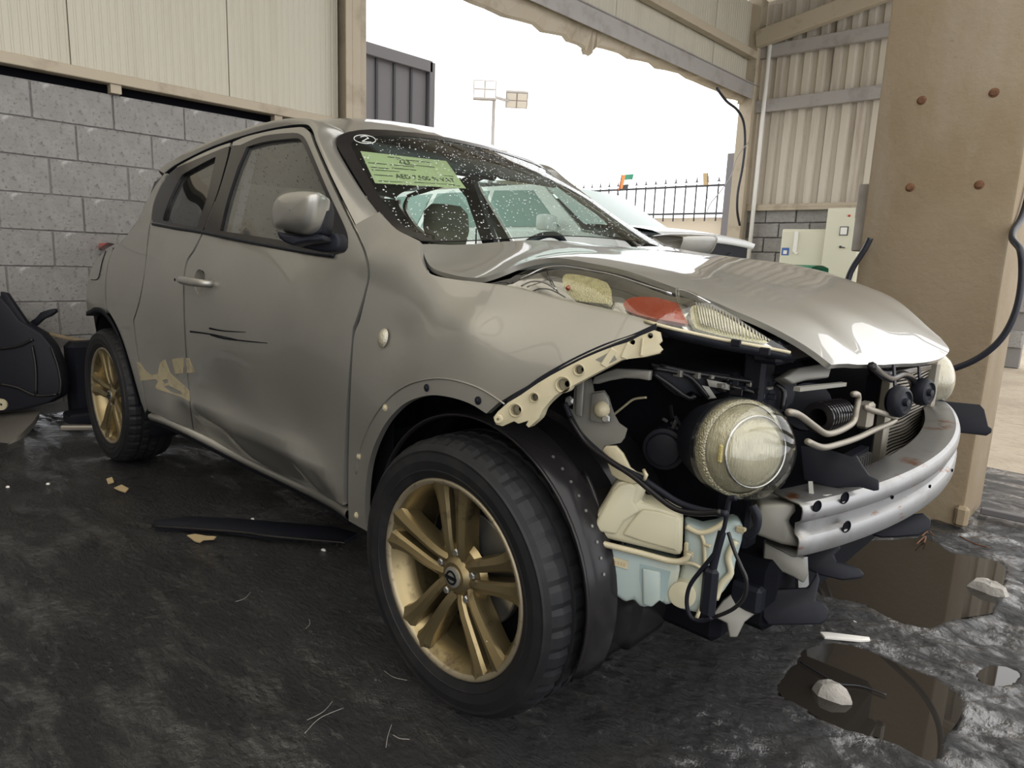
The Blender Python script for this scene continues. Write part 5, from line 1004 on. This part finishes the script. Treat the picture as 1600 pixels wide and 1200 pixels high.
b = MB(); b.box((0, .80, 1.92), (.10, .10, 3.85)); b.build('frame_post', mt['darkpanel'], t, bevel=.006); MB().box((0, -.1, 3.78), (.10, 1.8, .16)).build('frame_rail', mt['darkpanel'], t, bevel=.006); MB().box((0, -.1, .1), (.10, 1.8, .16)).build('frame_rail', mt['darkpanel'], t, bevel=.006)
for i in range(6): MB().box((-.03, .60-.30*i, 1.94), (.02, .285, 3.6)).build('sheet_panel', mt['darkpanel'], t, bevel=.004); MB().box((-.008, .745-.30*i, 1.94), (.03, .035, 3.6)).build('sheet_rib', mt['iron'], t)
# ---- cabinets by the left wall
c1 = empty('electrical_cabinet', (-.765, 7.75, 0), 'tall cream electrical cabinet with meter, beside the concrete pillar', 'cabinet')
MB().box((0, 0, .93), (.44, .44, 1.86)).build('body', mt['cabinet'], c1, bevel=.008); dr = MB().box((0, -.23, .95), (.41, .02, 1.74)).build('door', mt['cabinet'], c1, bevel=.005)
MB().box((.02, -.245, 1.57), (.10, .012, .11)).build('meter_frame', mt['iron'], dr); MB().box((.02, -.254, 1.57), (.08, .006, .09)).build('meter_face', mt['white'], dr)
MB().lathe([(0, .02), (.012, .018), (.016, 0)], (.0, -.24, 1.37), (0, -1, 0), 12).bar((0, -.26, 1.37), (.06, -.26, 1.36), .012, .012).build('handle', mt['iron'], dr)
for xx, m in ((.06, 'red'), (.16, 'amber')): MB().lathe([(0, .02), (.012, .016), (.016, 0)], (xx, -.24, 1.76), (0, -1, 0), 12).build('button', mt[m], dr, smooth=True)
c2 = empty('electrical_cabinet', (-1.29, 7.8, 0), 'lower cream electrical cabinet with blue sticker, left of the tall one', 'cabinet')
MB().box((0, 0, .8), (.60, .34, 1.6)).build('body', mt['cabinet'], c2, bevel=.008); MB().box((-.0, -.18, .82), (.57, .02, 1.5)).build('door', mt['cabinet'], c2, bevel=.005)
MB().box((-.22, -.194, 1.30), (.10, .004, .10)).build('sticker', mat('blue_sticker', (.05, .12, .35), .5), c2); MB().box((-.22, -.197, 1.29), (.05, .004, .05)).build('sticker_mark', mt['white'], c2)
MB().box((-.09, -.20, 1.43), (.05, .03, .28)).bar((-.09, -.2, 1.3), (-.05, -.2, 1.27), .05, .03).build('bracket', mt['white'], c2, bevel=.004)
gb = empty('bin', (-1.05, 6.75, 0), 'green plastic bin with a lid, in front of the cream cabinets', 'bin')
MB().box((0, 0, .5), (.52, .5, 1.0), taper=1.12).build('body', mt['green'], gb, bevel=.03, seg=2, angle=40)
b = MB(); b.loft([[(x, y*1.0, 1.02+zz) for x in np.linspace(-.33, .33, 7)] for y, zz in ((-.33, .0), (-.31, .06), (-.1, .10), (.1, .10), (.30, .07), (.32, .0))]); b.build('lid', mt['green'], gb, smooth=True)
MB().tube([(-.3, -.34, 1.03), (.3, -.34, 1.03)], .02, 8).build('lid_handle', mt['green'], gb, smooth=True)
# ---- cables and hoses
tag(MB().tube(cat([at(*q, 0, XW+.15) for q in ((1120,138),(1135,158),(1152,172),(1162,192),(1164,225),(1160,262),(1153,300),(1152,330),(1156,352))], 5), .018, 7).build('cable', mt['hose'], smooth=True), 'black cable looping down beside the corner steel column', 'cable')
tag(MB().tube(cat([at(*q, 0, XW+.19) for q in ((1170,222),(1152,245),(1142,275),(1125,300),(1110,318),(1104,333))], 5), .007, 6).build('cable', mt['steelgrey'], smooth=True), 'thin grey wire sagging across the spiked fence', 'cable')
tag(MB().tube(cat([at(*q, 1, 1.36) for q in ((1440,592),(1478,580),(1512,568),(1540,552),(1562,532),(1578,508),(1589,480),(1595,450),(1597,420),(1594,390))]+[(1.885, 1.44, 1.22), (1.89, 1.60, 1.34), (1.886, 1.72, 1.7), (1.886, 1.74, 2.3)], 6), .0125, 10).build('hose', mt['hose'], smooth=True), 'black rubber hose curving in front of the concrete pillar', 'hose')
tag(MB().tube(cat([at(*q, 1, 1.45) for q in ((1360,372),(1352,388),(1343,402),(1334,416),(1326,434),(1318,470),(1312,520))], 5), .013, 10).build('hose', mt['hose'], smooth=True), 'short run of black hose at the left edge of the concrete pillar', 'hose')
rp_ = empty('barrier_post', (2.02, 5.0, 0), 'red and pale banded post leaning outside, right of the pillar', 'post')
a0, a1 = np.array([-.22, 0, 0.0]), np.array([.1, .1, 2.0])
for i in range(10): MB().tube([a0+(a1-a0)*i/10, a0+(a1-a0)*(i+1)/10], .035, 8).build('band', mt['red'] if i % 2 == 0 else mt['white'], rp_, smooth=False)
# ---- scrap by the block wall
def heap(name, label, V, cat_, m): return tag(V, label, cat_)
t = plate('bumper_cover', [(-60,470),(0,462),(14,478),(30,500),(50,512),(64,520),(80,540),(92,568),(97,598),(95,618),(74,630),(30,641),(-60,652)], (-2.24, -1.0, .3), (.8, -.6, .1), .10, mt['black_plastic'], bevel=.014); tag(t, 'heap-like black plastic bumper cover leaning on the block wall at far left', 'car part')
nq = np.array([.8, -.6, .1]); nq /= np.linalg.norm(nq)
for L_ in ([(80,542),(90,570),(95,598),(93,617)], [(50,540),(56,575),(56,618)], [(0,545),(30,540),(52,530)], [(0,600),(28,606),(56,618),(90,616)]):
    Q = np.array([hitp(*q, np.array([-2.24, -1.0, .3])+nq*.004, nq) for q in cat(L_, 4)]); MB().tube(Q, .009, 6).build('moulded_edge', mt['black_gloss'], t, smooth=True)
t = plate('mounting_bracket', [(47,502),(55,497),(63,488),(75,484),(86,482),(88,487),(80,493),(68,498),(58,507),(52,512)], (-2.37, -.9, .62), (.8, -.6, .1), .03, mt['black_plastic'], bevel=.005); tag(t, 'small black mounting bracket sticking up from the scrap at the wall', 'car part')
t = plate('door_pillar_trim', [(0,455),(10,458),(22,476),(44,508),(30,514),(10,490),(0,488)], (-2.34, -1.05, .7), (.8, -.6, .1), .04, mt['black_plastic'], bevel=.006); tag(t, 'black trim panel topping the scrap heap by the block wall', 'car part')
a_, e_ = np.array(at(68, 520, 0, -2.445)), np.array(at(150, 537, 0, -2.445)); t = MB().bar(a_, e_, .05, .02).build('wooden_strip', mat('bare_wood', (.34, .26, .16), .8, noise_=[((3, 40, 40), 4, .45, .7, (.24, .17, .10))]), bevel=.003); tag(t, 'long bare wooden strip lying across black scrap behind the rear wheel', 'plank')
t = MB().box((-2.36, -.53, .23), (.14, .46, .46)).build('bumper_block', mt['black_plastic'], bevel=.03); tag(t, 'black foam bumper block on the floor behind the rear wheel', 'car part')
t = MB().box((-2.16, -.52, .035), (.16, .62, .07)).build('trim_bar', mt['black_plastic'], bevel=.012); tag(t, 'black plastic bar on the floor just behind the rear wheel', 'car part')
a_, e_ = np.array(at(96, 668, 2, .02)), np.array(at(150, 668, 2, .02)); t = MB().bar(a_, e_, .05, .03).build('silver_strip', mt['silver_scrap'], bevel=.008); tag(t, 'narrow silver painted strip on the floor behind the rear wheel', 'car part')
t = plate('bumper_fragment', [(-40,650),(0,646),(35,642),(63,642),(52,658),(32,678),(0,702),(-40,725)], (-2.1, -1.05, .04), (.12, -.22, 1), .012, mt['silver_scrap'], bevel=.003); tag(t, 'broken silver bumper corner lying on the floor at far left', 'car part')
Q = np.array([hitp(*q, (-2.1, -1.05, .045), (.12, -.22, 1)) for q in cat([(63,642),(52,659),(32,679),(0,703),(-40,726)], 4)]); b = MB(); b.loft([Q, Q+[.015, -.01, -.01], Q+[.012, -.008, -.035]]); b.build('rolled_edge', mt['silver_scrap'], t, smooth=True)
p = np.array(at(2, 632, 0, -2.05)); t = MB().lathe([(.008, .006), (.03, .006), (.032, 0), (.03, -.006), (.008, -.006), (.008, .006)], p, (.8, -.6, 0), 20).build('cream_washer', mt['cream_plastic'], angle=40); tag(t, 'cream plastic tab with a hole at the far left edge', 'car part')
# black trim strip lying under the sill
t = plate('sill_cover', [(240,812),(300,806),(380,810),(450,816),(520,822),(560,832),(540,846),(420,840),(330,828),(242,826)], (-.1, -.85, .022), (.06, -.16, 1), .012, mt['black_plastic'], bevel=.003); tag(t, 'long black plastic sill cover lying on the floor under the door', 'car part')
Q = np.array([hitp(*q, (-.1, -.85, .03), (.06, -.16, 1)) for q in cat([(238,822),(300,826),(380,832),(420,838),(500,845),(540,848)], 4)]); MB().tube(Q, .006, 6).build('rolled_lip', mt['black_gloss'], t, smooth=True)
# ---- litter on the floor
def blob(q, r, hgt, m, name, label, cat_, z=0.0, seed=0):
    g_ = random.Random(seed); p = np.array(at(*q, 2, z)); b = MB(); n = 9; rows = []
    jit = [g_.uniform(.7, 1.25) for _ in range(n)]
    for k, (rr, hh) in enumerate(((1.0, 0), (.98, .45), (.75, .85), (.3, 1.0), (.02, 1.0))): rows.append([(p[0]+r[0]*rr*jit[i % n]*math.cos(2*PI*i/n), p[1]+r[1]*rr*jit[i % n]*math.sin(2*PI*i/n), z-.012+hgt*hh*g_.uniform(.85, 1.1)) for i in range(n)]); rows[-1].append(rows[-1][0])
    b.loft(rows); o = b.build(name, m, angle=40); fixn(o); return tag(o, label, cat_)
blob((1298, 1088), (.042, .030), .05, mt['stone'], 'stone', 'pale rough stone sitting in the oval puddle', 'stone', -.004, 2)
blob((1545, 925), (.055, .035), .05, mt['stone'], 'stone', 'pale stone in the right end of the large puddle', 'stone', -.004, 5)
t = plate('wood_splinter', [(1281,987),(1292,987),(1358,995),(1360,999),(1345,1000),(1289,995)], (1.82, .18, .012), (.05, -.1, 1), .008, mt['white'], bevel=.001); tag(t, 'flat pale splinter lying between the two puddles', 'splinter')
for i, (px_, lab) in enumerate((([(292,836),(305,834),(322,837),(338,838),(334,842),(318,843),(312,847),(304,845)], 'crumpled tan leaf scrap in front of the black sill cover'), ([(178,762),(190,757),(201,763),(196,769),(186,766)], 'tan scrap on the floor behind and right of the rear wheel'), ([(166,748),(175,745),(178,753),(169,756)], 'small tan chip on the floor close to the rear tyre'))):
    p0_ = np.array(at(*np.mean(px_, 0), 2, .01)); t = plate('leaf_scrap', px_, p0_, (.1+.1*i, -.15, 1), .004, mt['gold_foil']); tag(t, lab, 'scrap')
for i, q in enumerate(((75,755),(12,760),(395,810),(505,858),(1335,972),(470,762))):
    labs = ['white fleck on the floor left of the rear tyre', 'white fleck on the floor at the far left', 'white fleck on the floor beyond the black sill cover', 'white fleck by the front end of the black sill cover', 'white pebble beside the pale splinter', 'white fleck in the shadow under the sill']
    blob(q, (.012, .008), .014, mt['white'], 'fleck', labs[i], 'fleck', 0.0, 20+i)
fib = [([(476,1146),(500,1122),(537,1106)], 'x'), ([(480,1125),(505,1112),(520,1095)], 'x'), ([(600,1048),(615,1058),(636,1063)], 'x'), ([(368,940),(382,935),(392,925)], 'x'), ([(603,1168),(606,1150),(612,1132)], 'x'), ([(614,1148),(625,1154),(640,1155)], 'x'), ([(478,982),(484,975),(483,967)], 'x')]
fl_ = ['pale straw on the floor, lower of the crossed pair', 'pale straw on the floor, upper of the crossed pair', 'white thread on the floor just left of the front tyre', 'short pale thread on the floor between sill and open floor', 'upright thread near the bottom edge of the photo', 'curled thread near the bottom edge of the photo', 'tiny hooked thread in the middle of the open floor']
for (Lq, _), lb_ in zip(fib, fl_):
    tag(MB().tube(cat([at(*q, 2, .012) for q in Lq], 5), .0006, 5).build('thread', mt['steelgrey'], smooth=True), lb_, 'thread')
for Lq, lb_ in (([(1440,838),(1450,830),(1458,836)], 'rust-red twig at the foot of the concrete pillar'), ([(1432,850),(1446,838),(1444,848)], 'forked rust-red twig in front of the pillar foot'), ([(1500,838),(1520,848),(1545,856)], 'thin dark twig right of the pillar foot')):
    tag(MB().tube(cat([at(*q, 2, .012) for q in Lq], 4), .003, 5).build('twig', mt['rust'], smooth=True), lb_, 'twig')
tag(MB().tube(cat([at(*q, 2, .004) for q in ((1250,1034),(1280,1052),(1310,1068),(1345,1072),(1385,1086))], 5), .002, 6).build('wire', mt['hose'], smooth=True), 'thin black wire lying across the oval puddle', 'wire')
b = MB().bar(at(1532, 797, 2, .02), at(1640, 820, 2, .02), .03, .03); tag(b.build('floor_bar', mt['darkpanel'], bevel=.004), 'dark steel bar on the ground right of the pillar foot', 'bar')
# thin lumps of splashed mud round the puddles
